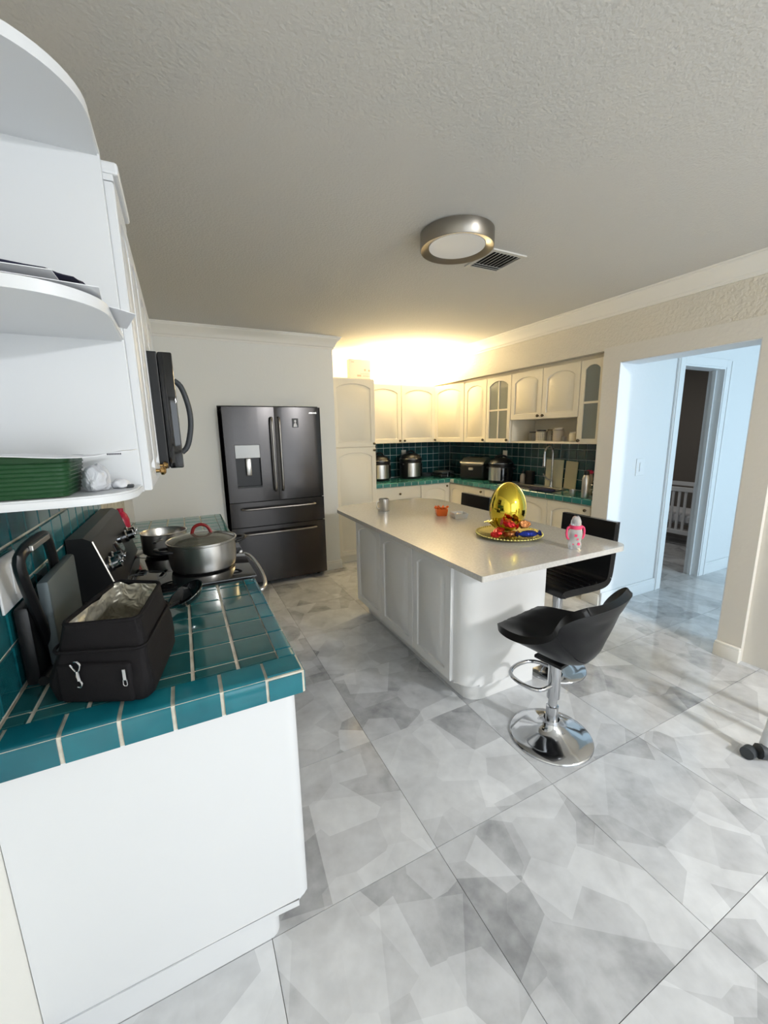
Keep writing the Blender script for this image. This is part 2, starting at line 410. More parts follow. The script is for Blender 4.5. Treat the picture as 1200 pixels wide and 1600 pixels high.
# baseboards
def baseb(name, x0, x1, y0, y1, m, h=.10):
    bm = B(); box(bm, x0, x1, y0, y1, 0, h-.018, .002)
    cx0, cx1, cy0, cy1 = x0, x1, y0, y1
    box(bm, x0+.002, x1-.002, y0+.002, y1-.002, h-.02, h, .004); struct(name, bm, m, smooth=30)
baseb('baseboard_back', 1.30, 1.505, YF-.016, YF, trim_m)
baseb('baseboard_nook', 1.4905, 1.505, YF, 4.28, trim_m)
baseb('baseboard_hall', 3.30, 3.835, 2.082, 2.10, hallt_m, .12)
baseb('baseboard_hall_2', 4.69, 6.7, 2.082, 2.10, hallt_m, .12)
baseb('baseboard_column', XR-.016, XR, 2.10, 2.26, trim_m)
baseb('baseboard_jamb', XR, 3.30, 2.080, 2.0945, hallt_m, .12)
baseb('baseboard_right', XR-.03, XR, 1.105, 1.245, trim_m)
baseb('baseboard_left', XL, XL+.018, -2.8, .995, white_m, .13)
baseb('baseboard_inner', 5.16, 5.18, 2.24, YWI+.02, hallt_m, .12)
# crown mouldings: profile swept along straight runs
CP = [(0, -.115), (.010, -.115), (.013, -.100), (.022, -.092), (.030, -.070), (.045, -.045), (.062, -.030), (.068, -.022), (.070, -.012), (.078, -.010), (.080, 0), (0, 0)]
def crown(name, p0, p1, nrm, m, ext0=0, ext1=0):
    bm = B(); p0 = Vector(p0); p1 = Vector(p1); d = (p1-p0).normalized(); n = Vector(nrm)
    A = [bm.verts.new(p0 + n*a - d*(a*ext0) + Vector((0, 0, b))) for a, b in CP]; E = [bm.verts.new(p1 + n*a + d*(a*ext1) + Vector((0, 0, b))) for a, b in CP]
    for i in range(len(CP)):
        j = (i+1) % len(CP); bm.faces.new((A[i], A[j], E[j], E[i]))
    bm.faces.new(A); bm.faces.new(E); return struct(name, bm, m, smooth=25)
crown('trim_1', (XL, YF, ZC), (1.49, YF, ZC), (0, -1, 0), trim_m, 0, 1)
crown('trim_4', (1.49, YF, ZC), (1.49, YB, ZC), (1, 0, 0), trim_m, 1, 0)
crown('trim_2', (XR+.006, YB, ZC), (XR+.006, -2.8, ZC), (-1, 0, 0), trim_m, 0, 0)

# light switch in the hall
t = thing('light_switch', 'white wall switch with one paddle on the pale blue hall wall', 'light switch', (3.46, 2.10, 1.17))
obj('cover_plate', bx(3.405, 3.515, 2.094, 2.0995, 1.10, 1.245, .003), hallt_m, t, world=True)
obj('paddle', bx(3.445, 3.475, 2.088, 2.0945, 1.135, 1.21, .002), hallt_m, t, world=True)

# ------------------------------------------------------------------ tiled backsplashes (tiles are parts of the walls)
def tile_field(par, o, U, Nn, nu, nv, pu, pv, gap, m, gm, depth=.009, clip=None, name='tile', vz=(0, 0, 1)):
    """grid of glazed tiles sharing one mesh; bed in grout"""
    V = Vector(vz); U = Vector(U); Nn = Vector(Nn)
    M = Matrix(((U.x, Nn.x, V.x, 0), (U.y, Nn.y, V.y, 0), (U.z, Nn.z, V.z, 0), (0, 0, 0, 1)))
    cache = {}
    for i in range(nu):
        for j in range(nv):
            u0, u1, v0, v1 = i*pu, (i+1)*pu, j*pv, (j+1)*pv
            if clip: u0, u1, v0, v1 = max(u0, clip[0]), min(u1, clip[1]), max(v0, clip[2]), min(v1, clip[3])
            if u1-u0 < .012 or v1-v0 < .012: continue
            key = (round(u1-u0, 4), round(v1-v0, 4))
            if key not in cache:
                b = bx(gap/2, key[0]-gap/2, 0, depth, gap/2, key[1]-gap/2); 
                top = [e for e in b.edges if all(v.co.y > depth*.9 for v in e.verts)]
                bmesh.ops.bevel(b, geom=top, offset=.003, segments=1, affect='EDGES')
                b.transform(M); ob = obj(name, b, m, par, smooth=0); cache[key] = ob.data
            else:
                ob = bpy.data.objects.new(name, cache[key]); C.objects.link(ob); ob.parent = par
            ob.location = Vector(o) + U*u0 + V*v0 + Nn*random.uniform(0, .0008)
# left wall splash
obj('grout_bed', bx(XL, XL+.006, 1.0, 3.55, .86, 1.350), grout_m, wl)
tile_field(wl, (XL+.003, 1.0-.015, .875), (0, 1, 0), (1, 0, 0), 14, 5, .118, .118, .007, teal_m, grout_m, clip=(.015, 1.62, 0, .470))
# nook splash, two walls
obj('grout_bed', bx(2.025, 3.50, YB-.006, YB, .89, 1.366), groutf_m, wn)
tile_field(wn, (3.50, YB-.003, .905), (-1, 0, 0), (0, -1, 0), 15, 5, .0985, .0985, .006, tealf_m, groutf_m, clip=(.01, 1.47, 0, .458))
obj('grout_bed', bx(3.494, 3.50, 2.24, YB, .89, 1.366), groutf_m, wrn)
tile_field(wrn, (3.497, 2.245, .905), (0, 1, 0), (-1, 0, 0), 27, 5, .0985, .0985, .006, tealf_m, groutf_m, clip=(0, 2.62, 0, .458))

# ------------------------------------------------------------------ left side: base cabinet, tiled counter, range
YR0, YR1 = 1.79, 2.53
t = thing('base_cabinet', 'white base cabinet with rounded end panel under the near tiled counter', 'cabinet', (-.1, 1.4, 0))
bm = B(); prism(bm, rrect(XL+.002, .216, 1.0, 1.045, (0, .034, 0, 0)), .085, .803)
es = [e for e in bm.edges if all(v.co.z < .09 for v in e.verts) and max(v.co.x for v in e.verts) > .15]
bmesh.ops.bevel(bm, geom=es, offset=.028, segments=4, affect='EDGES')
obj('end_panel', bm, white_m, t, world=True, smooth=35)
obj('body', bx(XL+.002, .194, 1.0455, YR0-.004, .085, .803), white_m, t, world=True)
bm = B(); prism(bm, rrect(XL+.004, .125, 1.012, YR0-.006, (0, .03, 0, 0)), .001, .09); obj('toe_kick', bm, white_m, t, world=True, smooth=35)
for k in range(2):
    add_door(t, (.1945, 1.06+.36*k, .12), (0, 1, 0), (1, 0, 0), .35, .50, white_m, knob=(.31 if k == 0 else .04, .45), km=brass_m)
    add_door(t, (.1945, 1.06+.36*k, .64), (0, 1, 0), (1, 0, 0), .35, .16, white_m, arch=False, knob=(.175, .08), km=brass_m, name='drawer')

def counter_left(y0, y1, endtile, label, name='tiled_countertop'):
    t = thing(name, label, 'countertop', (-.1, (y0+y1)/2, .82))
    ysub = y0+.0035 if endtile else y0
    obj('mortar_bed', bx(XL+.008, .2365, ysub, y1, .8035, .8672), grout_m, t, world=True)
    xs = [-.422, -.369, -.257, -.145, -.033, .079, .190]
    y = y0+.085 if endtile else y0
    ys = [y]
    if endtile: ys.append(y+.050)
    while ys[-1] < y1-.06: ys.append(min(ys[-1]+.1215, y1))
    cache = {}
    for i in range(len(xs)-1):
        for j in range(len(ys)-1):
            k = (round(xs[i+1]-xs[i], 3), round(ys[j+1]-ys[j], 3))
            if k not in cache:
                b = bx(.0045, k[0]-.0045, .0035, k[1]-.0035, 0, .009)
                tp = [e for e in b.edges if all(v.co.z > .008 for v in e.verts)]; bmesh.ops.bevel(b, geom=tp, offset=.003, segments=2, affect='EDGES')
                o = obj('tile', b, tealc_m if not endtile else tealt_m, t); cache[k] = o.data
            else: o = bpy.data.objects.new('tile', cache[k]); C.objects.link(o); o.parent = t
            o.location = Vector((xs[i], ys[j], .8615+random.uniform(0, .0008))) - t.location
    # rounded front-edge trim tiles
    def trim(L, q=.052):
        P = [(0, 0), (0, .009)]; P = []
        # section: a = inward from the outer face, b = height above tile bottom
        P = [(0, -.048), (0, .008), (.003, .014), (.009, .0185), (.018, .020), (q, .020), (q, .010), (.011, .010), (.011, -.048)]
        b = B(); A = [b.verts.new((0.0045, a, z)) for a, z in P]; E = [b.verts.new((L-.0045, a, z)) for a, z in P]
        for i in range(len(P)):
            j = (i+1) % len(P); b.faces.new((A[i], A[j], E[j], E[i]))
        b.faces.new(A); b.faces.new(E); return b
    m = teal_m2 if endtile else tealc_m
    for j in range(len(ys)-1):      # along the room-side edge
        b = trim(ys[j+1]-ys[j]); b.transform(Matrix.Translation((.240, ys[j], .852)) @ Matrix.Rotation(PI/2, 4, 'Z'))
        obj('edge_tile', b, m, t, world=True, smooth=35)
    if endtile:
        ex = [-.422, -.406, -.296, -.187, -.079, .029, .139]
        for i in range(len(ex)-1):
            b = trim(ex[i+1]-ex[i], .083); b.transform(Matrix.Translation((ex[i], y0, .852))); obj('edge_tile', b, m, t, world=True, smooth=35)
        # corner piece
        b = bx(.142, .240, y0, y0+.085, .804, .872, 0); es = [e for e in b.edges if (all(v.co.z > .87 for v in e.verts) and (all(v.co.y < y0+.01 for v in e.verts) or all(v.co.x > .235 for v in e.verts))) or (all(v.co.y < y0+.01 and v.co.x > .235 for v in e.verts))]
        bmesh.ops.bevel(b, geom=es, offset=.010, segments=3, affect='EDGES'); obj('edge_tile', b, m, t, world=True, smooth=35)
    return t
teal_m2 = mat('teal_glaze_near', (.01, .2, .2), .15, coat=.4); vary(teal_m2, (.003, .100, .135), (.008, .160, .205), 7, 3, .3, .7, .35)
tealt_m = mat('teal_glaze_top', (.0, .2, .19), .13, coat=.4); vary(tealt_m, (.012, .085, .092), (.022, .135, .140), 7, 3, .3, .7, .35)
counter_left(.983, YR0-.004, True, 'teal tiled countertop with wide pale grout, nearest the camera')
counter_left(YR1+.004, 3.50, False, 'teal tiled countertop stretch beyond the black range, towards the fridge')
t = thing('base_cabinet', 'white base cabinet beyond the range, under the farther tiled stretch', 'cabinet', (-.1, 3.0, 0))
obj('body', bx(XL+.002, .215, YR1+.004, 3.49, .09, .80, .004), white_m, t, world=True)
obj('toe_kick', bx(XL+.004, .15, YR1+.006, 3.48, .001, .0895), white_m, t, world=True)
for k in range(2): add_door(t, (.2155, YR1+.02+.46*k, .12), (0, 1, 0), (1, 0, 0), .45, .66, white_m, knob=(.40 if k == 0 else .05, .6), km=brass_m)

# range
t = thing('range_cooker', 'black glass-top range with chrome knobs between two tiled counters', 'range', (-.08, 2.16, 0))
obj('body', bx(XL+.018, .215, YR0, YR1, .02, .872, .004), black_m, t, world=True)
obj('cooktop', bx(XL+.06, .245, YR0-.002, YR1+.002, .872, .884, .004), gloss_m, t, world=True, smooth=30)
obj('oven_door', bx(.216, .245, YR0+.01, YR1-.01, .17, .84, .006), gloss_m, t, world=True, smooth=30)
obj('storage_drawer', bx(.216, .242, YR0+.01, YR1-.01, .03, .16, .005), black_m, t, world=True)
hp = smoothpts([(.245, YR0+.05, .79), (.285, YR0+.05, .795), (.305, YR0+.16, .80), (.312, 2.16, .80), (.305, YR1-.16, .80), (.285, YR1-.05, .795), (.245, YR1-.05, .79)])
obj('oven_handle', tb(hp, .010), steel_m, t, world=True, smooth=1)
# burner rings
bm = B()
for (cx, cy, r) in ((.045, 2.02, .105), (-.17, 2.42, .095), (.06, 2.40, .08), (-.2, 2.0, .08)):
    lathe(bm, [(r, .8842), (r+.004, .8846), (r+.004, .8842)], ring=True, n=36, c=(cx, cy, 0))
obj('burner_marks', bm, slate_m, t, world=True)
# sloped back guard
P = [(-.412, .885), (-.270, .885), (-.335, 1.115), (-.36, 1.13), (-.412, 1.13)]
bm = B(); A = [bm.verts.new((x, YR0, z)) for x, z in P]; E = [bm.verts.new((x, YR1, z)) for x, z in P]
for i in range(5):
    j = (i+1) % 5; bm.faces.new((A[i], A[j], E[j], E[i]))
bm.faces.new(A); bm.faces.new(E); bg_ = obj('control_panel', bm, black_m, t, world=True)
bm = B(); tube(bm, [(-.268, YR0+.004, .89), (-.333, YR0+.004, 1.113)], .004, n=6); obj('edge_trim', bm, steel_m, bg_, world=True)
sl = math.atan2(.065, .23)
for k, yy in enumerate((YR0+.07, YR0+.15, 2.16, YR1-.15, YR1-.07)):
    if k == 2:
        b = bx(-.002, .002, -.09, .09, -.035, .035, .001); b.transform(Matrix.Translation((-.302, 2.16, 1.0)) @ Matrix.Rotation(-sl, 4, 'Y')); obj('display', b, gloss_m, bg_, world=True); continue
    b = lath([(0, 0), (.026, 0), (.026, .010), (.021, .014), (.020, .036), (0, .038)], n=18); box(b, -.005, .005, -.022, .022, .030, .046, .002)
    b.transform(Matrix.Translation((-.303, yy, 1.0)) @ Matrix.Rotation(PI/2-sl, 4, 'Y') @ Matrix.Scale(1.2, 4)); obj('knob', b, chrome_m, bg_, world=True, smooth=1)

# ------------------------------------------------------------------ left wall units
XF = -.098   # front plane of the wall units
t = thing('open_end_shelf', 'white open end shelf with rounded boards, at the near end of the wall cabinets', 'shelf', (-.26, 1.1, 1.35))
obj('side_panel', bx(XL+.002, XF, 1.2155, 1.235, 1.352, 2.135, .001), white_m, t, world=True)
def shelfpoly(dep, r=.12):   # rounded front towards the camera
    y0 = 1.2155-dep
    return rrect(XL+.010, XF, y0, 1.2155, (0.02, r, 0, 0), 10)
def shelf(z0, z1, dep, poly=None):
    bm = B(); prism(bm, poly or shelfpoly(dep), z0, z1)
    es = [e for e in bm.edges if abs(e.verts[0].co.z-e.verts[1].co.z) < 1e-4 and min(v.co.y for v in e.verts) < 1.2]
    bmesh.ops.bevel(bm, geom=es, offset=.004, segments=2, affect='EDGES'); return obj('shelf_board', bm, white_m, t, world=True, smooth=35)
shelf(2.115, 2.137, .29, rrect(XL+.010, XF, .925, 1.2155, (.02, .17, 0, 0), 14))
shelf(1.722, 1.742, .29, rrect(XL+.010, XF, .86, 1.2155, (.02, .13, 0, 0), 12))
shelf(1.352, 1.372, .2, [(XL+.010, 1.02), (-.22, 1.02), (-.175, 1.028), (-.140, 1.045), (-.112, 1.085), (XF-.002, 1.13), (XF, 1.2155), (XL+.010, 1.2155)])
obj('back_panel', bx(XL+.001, XL+.009, .90, 1.2155, 1.372, 2.115), white_m, t, world=True)

def wallcab(y0, y1, z0, z1, label, ndoor, knobs=True, group=None):
    t = thing('wall_cabinet', label, 'cabinet', (-.26, (y0+y1)/2, z0), group=group)
    obj('body', bx(XL+.002, XF, y0, y1, z0, z1, .001), white_m, t, world=True)
    dw = (y1-y0)/ndoor
    for k in range(ndoor):
        add_door(t, (XF+.0005, y0+dw*k, z0), (0, 1, 0), (1, 0, 0), dw, z1-z0, white_m, knob=((dw-.03) if (k % 2 == 0) else .03, .035), km=brass_m)
    return t
t = wallcab(1.2365, 1.51, 1.352, 2.08, 'narrow white wall cabinet with crown piece, next to the open end shelf', 1)
bm = B(); box(bm, XL+.002, XF+.020, 1.2365, 1.51, 2.0805, 2.095, .002); box(bm, XL+.002, XF+.032, 1.2365, 1.49, 2.095, 2.122, .006)
obj('crown_piece', bm, white_m, t, world=True)
wallcab(1.512, YR0-.002, 1.352, 2.08, 'white wall cabinet just before the black microwave', 1)
wallcab(YR0, 2.56, 1.81, 2.08, 'white wall cabinet directly above the black microwave', 2)
# microwave
t = thing('microwave', 'black over-the-range microwave with bowed handle, hung from the wall cabinets', 'microwave', (-.2, 2.16, 1.37))
obj('body', bx(XL+.004, -.047, YR0+.002, 2.55, 1.372, 1.806, .003), black_m, t, world=True)
d = obj('door', bx(-.0455, .004, YR0+.002, 2.36, 1.372, 1.806, .006), gloss_m, t, world=True, smooth=30)
obj('control_strip', bx(-.0455, .002, 2.362, 2.55, 1.372, 1.806, .004), black_m, t, world=True)
hp = smoothpts([(.002, 1.85, 1.71), (.026, 1.85, 1.69), (.044, 1.85, 1.62), (.048, 1.85, 1.57), (.044, 1.85, 1.52), (.026, 1.85, 1.45), (.002, 1.85, 1.43)])
obj('handle', tb(hp, .011, flat=1), grey_m, d, world=True, smooth=1)
bm = B()
for k in range(10): box(bm, -.30+.02*k, -.29+.02*k, 1.95, 2.35, 1.369, 1.3722)
obj('vent_grille', bm, steel_m, t, world=True)

# ------------------------------------------------------------------ far nook: pantry, uppers, bases
t = thing('pantry_cabinet', 'tall cream pantry cabinet beside the fridge wall', 'cabinet', (1.76, 4.6, 0))
obj('body', bx(1.508, 2.018, 4.286, YB-.002, .075, 2.095, .001), cream_m, t, world=True)
obj('toe_kick', bx(1.51, 2.016, 4.30, YB-.004, .001, .075), cream_m, t, world=True)
add_door(t, (1.508, 4.2855, 1.345), (1, 0, 0), (0, -1, 0), .51, .745, cream_m, knob=(.485, .035))
add_door(t, (1.508, 4.2855, .09), (1, 0, 0), (0, -1, 0), .51, 1.25, cream_m, knob=(.485, 1.215))
# back uppers
t = thing('wall_cabinet', 'cream two-door wall cabinet on the far wall beside the tall pantry', 'cabinet', (2.5, 4.7, 1.37))
obj('body', bx(2.0185, 3.02, 4.562, YB-.002, 1.368, 2.078, .001), cream_m, t, world=True)
add_door(t, (2.022, 4.5615, 1.368), (1, 0, 0), (0, -1, 0), .492, .710, cream_m, knob=(.46, .03))
add_door(t, (2.516, 4.5615, 1.368), (1, 0, 0), (0, -1, 0), .502, .710, cream_m, knob=(.035, .03))
t = thing('corner_cabinet', 'cream corner wall cabinet where the two tiled walls meet', 'cabinet', (3.3, 4.6, 1.37))
bm = B(); prism(bm, [(3.022, 4.562), (3.146, 4.085), (3.492, 4.085), (3.492, YB-.003), (3.022, YB-.003)], 1.368, 2.074); obj('body', bm, cream_m, t, world=True)
dv = Vector((.122, -.475, 0)); add_door(t, (3.0235, 4.558, 1.368), dv, (-.475, -.122, 0), dv.length-.004, .706, cream_m, knob=(.035, .03))
def rcab(y0, y1, z0, z1, label, doors, glass=0, openfront=False, knobside=None):
    t = thing('wall_cabinet', label, 'cabinet', (3.3, (y0+y1)/2, z0))
    if glass:
        bm = B(); box(bm, 3.150, 3.49, y0, y0+.016, z0, z1); box(bm, 3.150, 3.49, y1-.016, y1, z0, z1); box(bm, 3.150, 3.49, y0+.016, y1-.016, z0, z0+.016)
        box(bm, 3.150, 3.49, y0+.016, y1-.016, z1-.016, z1); box(bm, 3.475, 3.49, y0+.016, y1-.016, z0+.016, z1-.016)
        obj('body', bm, cream_m, t, world=True)
        for zz in (z0+.25, z0+.48): obj('shelf_board', bx(3.18, 3.474, y0+.017, y1-.017, zz, zz+.014), cream_m, t, world=True)
    else: obj('body', bx(3.150, 3.49, y0, y1, z0, z1, .001), cream_m, t, world=True)
    n = len(doors); dw = (y1-y0)/n
    for k, ks in enumerate(doors):     # door k counted from the far end; local x runs towards the camera
        add_door(t, (3.1495, y1-dw*k, z0), (0, -1, 0), (-1, 0, 0), dw, z1-z0, cream_m, knob=((dw-.03) if ks == 'n' else .03, .03), glass=glass)
    return t
rcab(3.682, 4.083, 1.368, 2.070, 'cream single-door wall cabinet between corner cabinet and glazed door', 'n')
g1 = rcab(3.302, 3.680, 1.368, 2.070, 'cream wall cabinet with four-pane glazed door', 'n', glass=2)
rcab(2.482, 3.300, 1.602, 2.070, 'cream two-door wall cabinet above the open niche of jars', 'nf')
g2 = rcab(2.250, 2.480, 1.368, 2.070, 'cream glazed wall cabinet of two panes beside the wall column', 'f', glass=1)
t = thing('niche_shelf', 'open cream shelf niche holding jars above the sink', 'shelf', (3.3, 2.9, 1.37))
bm = B(); box(bm, 3.150, 3.49, 2.482, 3.300, 1.368, 1.386, .001); obj('shelf_board', bm, cream_m, t, world=True)
obj('side_panel', bx(3.150, 3.49, 3.284, 3.2995, 1.3865, 1.6015), cream_m, t, world=True)
obj('side_panel', bx(3.150, 3.49, 2.4825, 2.498, 1.3865, 1.6015), cream_m, t, world=True)
obj('back_panel', bx(3.478, 3.49, 2.499, 3.283, 1.3865, 1.6015), cream_m, t, world=True)

struct('trim_6', bx(3.165, 3.49, 2.245, 4.55, 2.0745, 2.0995), cream_m)
# base cabinets, right run and back run
ZT = .90
bmb = B()
t = thing('base_cabinet', 'long run of cream base cabinets with arched doors under the sink counter', 'cabinet', (3.3, 3.3, 0))
bm = B(); box(bm, 3.122, 3.49, 2.246, 2.77, .09, .853); box(bm, 3.122, 3.49, 3.49, YB-.003, .09, .853); box(bm, 3.122, 3.49, 2.77, 3.49, .09, .755); box(bm, 3.122, 3.145, 2.77, 3.49, .755, .853)
obj('body', bm, cream_m, t, world=True)
obj('toe_kick', bx(3.18, 3.488, 2.248, YB-.005, .001, .0895), cream_m, t, world=True)
ys = [4.33, 4.03, 3.645, 3.19, 2.73, 2.27]
for k in range(5):
    add_door(t, (3.1215, ys[k], .11), (0, -1, 0), (-1, 0, 0), ys[k]-ys[k+1], .73, cream_m, knob=((ys[k]-ys[k+1]-.04), .69) if k in (1, 4) else None)
t = thing('base_cabinet', 'cream base cabinet with wide drawer, on the far wall beside the pantry', 'cabinet', (2.6, 4.6, 0))
obj('body', bx(2.0195, 3.1205, 4.332, YB-.003, .09, .853, .001), cream_m, t, world=True)
obj('toe_kick', bx(2.0195, 3.17, 4.38, YB-.005, .001, .0895), cream_m, t, world=True)
add_door(t, (2.022, 4.3315, .69), (1, 0, 0), (0, -1, 0), .635, .155, cream_m, arch=False, plain=True, knob=(.33, .07), name='drawer')
for k in range(3): add_door(t, (2.022, 4.3315, .11+.193*k), (1, 0, 0), (0, -1, 0), .635, .19, cream_m, arch=False, plain=True, knob=(.33, .09), name='drawer')
add_door(t, (2.66, 4.3315, .11), (1, 0, 0), (0, -1, 0), .42, .735, cream_m, knob=(.385, .70))

# L-shaped far counter with sink cut-out
t = thing('tiled_countertop', 'L-shaped teal tiled countertop under the cream wall cabinets', 'countertop', (3.2, 4.3, .854))
SX0, SX1, SY0, SY1 = 3.17, 3.40, 2.80, 3.46
bm = B(); zb, zt = .8545, .892
box(bm, 2.022, 3.10, 4.306, YB-.007, zb, zt); box(bm, 3.092, 3.493, SY1, 4.31, zb, zt); box(bm, 3.10, 3.493, 4.31, YB-.007, zb, zt); box(bm, 3.092, SX0, SY0, SY1, zb, zt); box(bm, SX1, 3.493, SY0, SY1, zb, zt); box(bm, 3.092, 3.493, 2.246, SY0, zb, zt)
obj('mortar_bed', bm, groutf_m, t, world=True)
bm = B(); p = .0985
def ftile(x0, x1, y0, y1):
    x1 = min(x1, 3.486); y1 = min(y1, YB-.012)
    if x1-x0 < .015 or y1-y0 < .015: return
    if x1 > SX0 and x0 < SX1 and y1 > SY0 and y0 < SY1: return
    box(bm, x0+.003, x1-.003, y0+.003, y1-.003, .8915, .9, 0)
y = 2.25
while y < 4.86:
    x = 3.14 if y < 4.30 else 3.14-p*12
    while x < 3.48:
        if x > 2.02: ftile(x, x+p, y, y+p)
        x += p
    y += p
o = obj('tile_surface', bm, tealc_m, t, world=True); o['kind'] = 'stuff'
def trimf(L):
    P = [(0, -.048), (0, -.006), (.004, -.001), (.012, .0015), (.050, .0015), (.050, -.006), (.010, -.008), (.010, -.048)]
    b = B(); A = [b.verts.new((.005, a, z)) for a, z in P]; E = [b.verts.new((L-.005, a, z)) for a, z in P]
    for i in range(len(P)):
        j = (i+1) % len(P); b.faces.new((A[i], A[j], E[j], E[i]))
    b.faces.new(A); b.faces.new(E); return b
tm = obj('edge_tile', trimf(p), tealc_m, t).data; first = True
spots = []
x = 2.022
while x < 3.05: spots.append((x, 4.302, 0)); x += p
y = 2.25+p
while y < 4.31: spots.append((3.088, y, -PI/2)); y += p
for k, (x, y, r) in enumerate(spots):
    o = t.children[-1] if k == 0 else None
    if k == 0: o = [c for c in t.children if c.name.startswith('edge_tile')][0]
    else: o = bpy.data.objects.new('edge_tile', tm); C.objects.link(o); o.parent = t
    o.location = Vector((x, y, ZT)) - t.location; o.rotation_euler = (0, 0, r)

# sink with faucet
t = thing('kitchen_sink', 'stainless steel double-bowl sink let into the teal counter', 'sink', (3.3, 3.13, .90))
bm = B(); z = .902
box(bm, 3.150, 3.186, SY0-.02, SY1+.02, z, z+.005, .001); box(bm, 3.385, 3.420, SY0-.02, SY1+.02, z, z+.005, .001)
box(bm, 3.186, 3.385, SY0-.02, SY0+.014, z, z+.005, .001); box(bm, 3.186, 3.385, SY1-.014, SY1+.02, z, z+.005, .001); box(bm, 3.186, 3.385, 3.12, 3.14, z, z+.005, .001)
obj('rim', bm, steel_m, t, world=True)
for (a, b_) in ((SY0+.014, 3.12), (3.14, SY1-.014)):
    bm = B(); x0, x1 = 3.186, 3.385
    for (xa, xb, ya, yb) in ((x0, x0+.004, a, b_), (x1-.004, x1, a, b_), (x0, x1, a, a+.004), (x0, x1, b_-.004, b_)): box(bm, xa, xb, ya, yb, .77, z+.002)
    box(bm, x0, x1, a, b_, .766, .77); obj('bowl', bm, steel_m, t, world=True)
t = thing('faucet', 'tall brass-toned pull-down faucet standing behind the sink', 'faucet', (3.443, 2.99, .907))
obj('base', lath([(0, 0), (.021, 0), (.021, .012), (.017, .02), (.016, .07), (0, .07)], n=16, c=(3.443, 2.99, .9025)), chrome_m, t, world=True, smooth=1)
pts = smoothpts([(3.443, 2.99, .96), (3.443, 2.99, 1.20), (3.44, 2.99, 1.30), (3.39, 2.995, 1.335), (3.34, 3.0, 1.30), (3.335, 3.0, 1.24)])
obj('spout', tb(pts, .012), chrome_m, t, world=True, smooth=1)
obj('spray_head', tb([(3.335, 3.0, 1.25), (3.335, 3.0, 1.20), (3.335, 3.0, 1.13)], .014, taper=[.013, .017, .019]), chrome_m, t, world=True, smooth=1)
obj('lever', tb([(3.443, 2.99, .97), (3.43, 3.04, .99), (3.42, 3.085, 1.04)], .008), chrome_m, t, world=True, smooth=1)

# ------------------------------------------------------------------ refrigerator
t = thing('refrigerator', 'black stainless four-door refrigerator set into the white wall', 'refrigerator', (.83, 4.4, 0))
fx0, fx1, fy, fz = .361, 1.286, 4.0, 1.757
obj('body', bx(fx0+.006, fx1-.006, fy+.055, 4.80, .03, fz-.01, .003), black_m, t, world=True)
def fdoor(name, x0, x1, z0, z1, seg=12, cut=None):
    """slightly bowed steel front"""
    bm = B(); xc = (x0+x1)/2
    f = [];
    for k in range(seg+1):
        x = x0+(x1-x0)*k/seg; tt = (k/seg*2-1); f.append((x, fy+.004+.008*tt*tt+(.008 if k in (0, seg) else 0)))
    poly = f+[(x1, fy+.05), (x0, fy+.05)]; prism(bm, poly, z0, z1)
    return obj(name, bm, blacksteel_m, t, world=True, smooth=50)
zs = .868; mid = .8285
bmL = B()
# left door with a recess for the dispenser
f = fdoor('door', fx0, .440, zs, fz); f.name = 'door'
f2 = None
bm = B(); f_x0, f_x1 = .444, .672
def bow(x, x0=fx0, x1=mid-.002):
    tt = (x-x0)/(x1-x0)*2-1; return fy+.004+.008*tt*tt
bpy.data.objects.remove(f)
bm = B()
def strip(a_, b2, z0, z1, n=4):
    xs_ = [a_+(b2-a_)*k/n for k in range(n+1)]; prism(bm, [(x_, bow(x_)) for x_ in xs_]+[(b2, fy+.05), (a_, fy+.05)], z0, z1)
strip(fx0, f_x0, zs, fz); strip(f_x1, mid-.002, zs, fz); strip(f_x0, f_x1, zs, 1.003); strip(f_x0, f_x1, 1.41, fz)
dl = obj('door', bm, blacksteel_m, t, world=True, smooth=50)
obj('dispenser_recess', bx(f_x0+.001, f_x1-.001, fy+.040, fy+.049, 1.004, 1.409), black_m, dl, world=True)
obj('dispenser_panel', bx(f_x0+.001, f_x1-.001, fy+.005, fy+.039, 1.285, 1.409, .003), disp_m, dl, world=True)
obj('dispenser_spout', bx(.535, .585, fy+.008, fy+.037, 1.12, 1.284, .008), steel_m, dl, world=True, smooth=30)
obj('drip_tray', bx(f_x0+.001, f_x1-.001, fy+.008, fy+.04, 1.004, 1.018), grey_m, dl, world=True)
dr = fdoor('door', mid+.002, fx1, zs, fz)
d1_ = fdoor('drawer', fx0, fx1, .622, zs-.008); d2_ = fdoor('drawer', fx0, fx1, .045, .614)
for (p_, x) in ((dl, mid-.035), (dr, mid+.035)):
    pts = smoothpts([(x, fy+.012, 1.66), (x, fy-.035, 1.655), (x, fy-.045, 1.60), (x, fy-.045, 1.02), (x, fy-.035, .965), (x, fy+.012, .96)])
    obj('handle', tb(pts, .0105), bsh_m, p_, world=True, smooth=1)
for (p_, z) in ((d1_, .80), (d2_, .555)):
    pts = smoothpts([(.46, fy+.012, z), (.465, fy-.035, z), (.53, fy-.045, z), (1.11, fy-.045, z), (1.18, fy-.035, z), (1.185, fy+.012, z)])
    obj('handle', tb(pts, .0105), bsh_m, p_, world=True, smooth=1)
for k in (0, 1): obj('foot', lath([(0, .001), (.02, .001), (.02, .03), (0, .03)], n=10, c=(.42+.80*k, fy+.12, 0)), black_m, t, world=True)

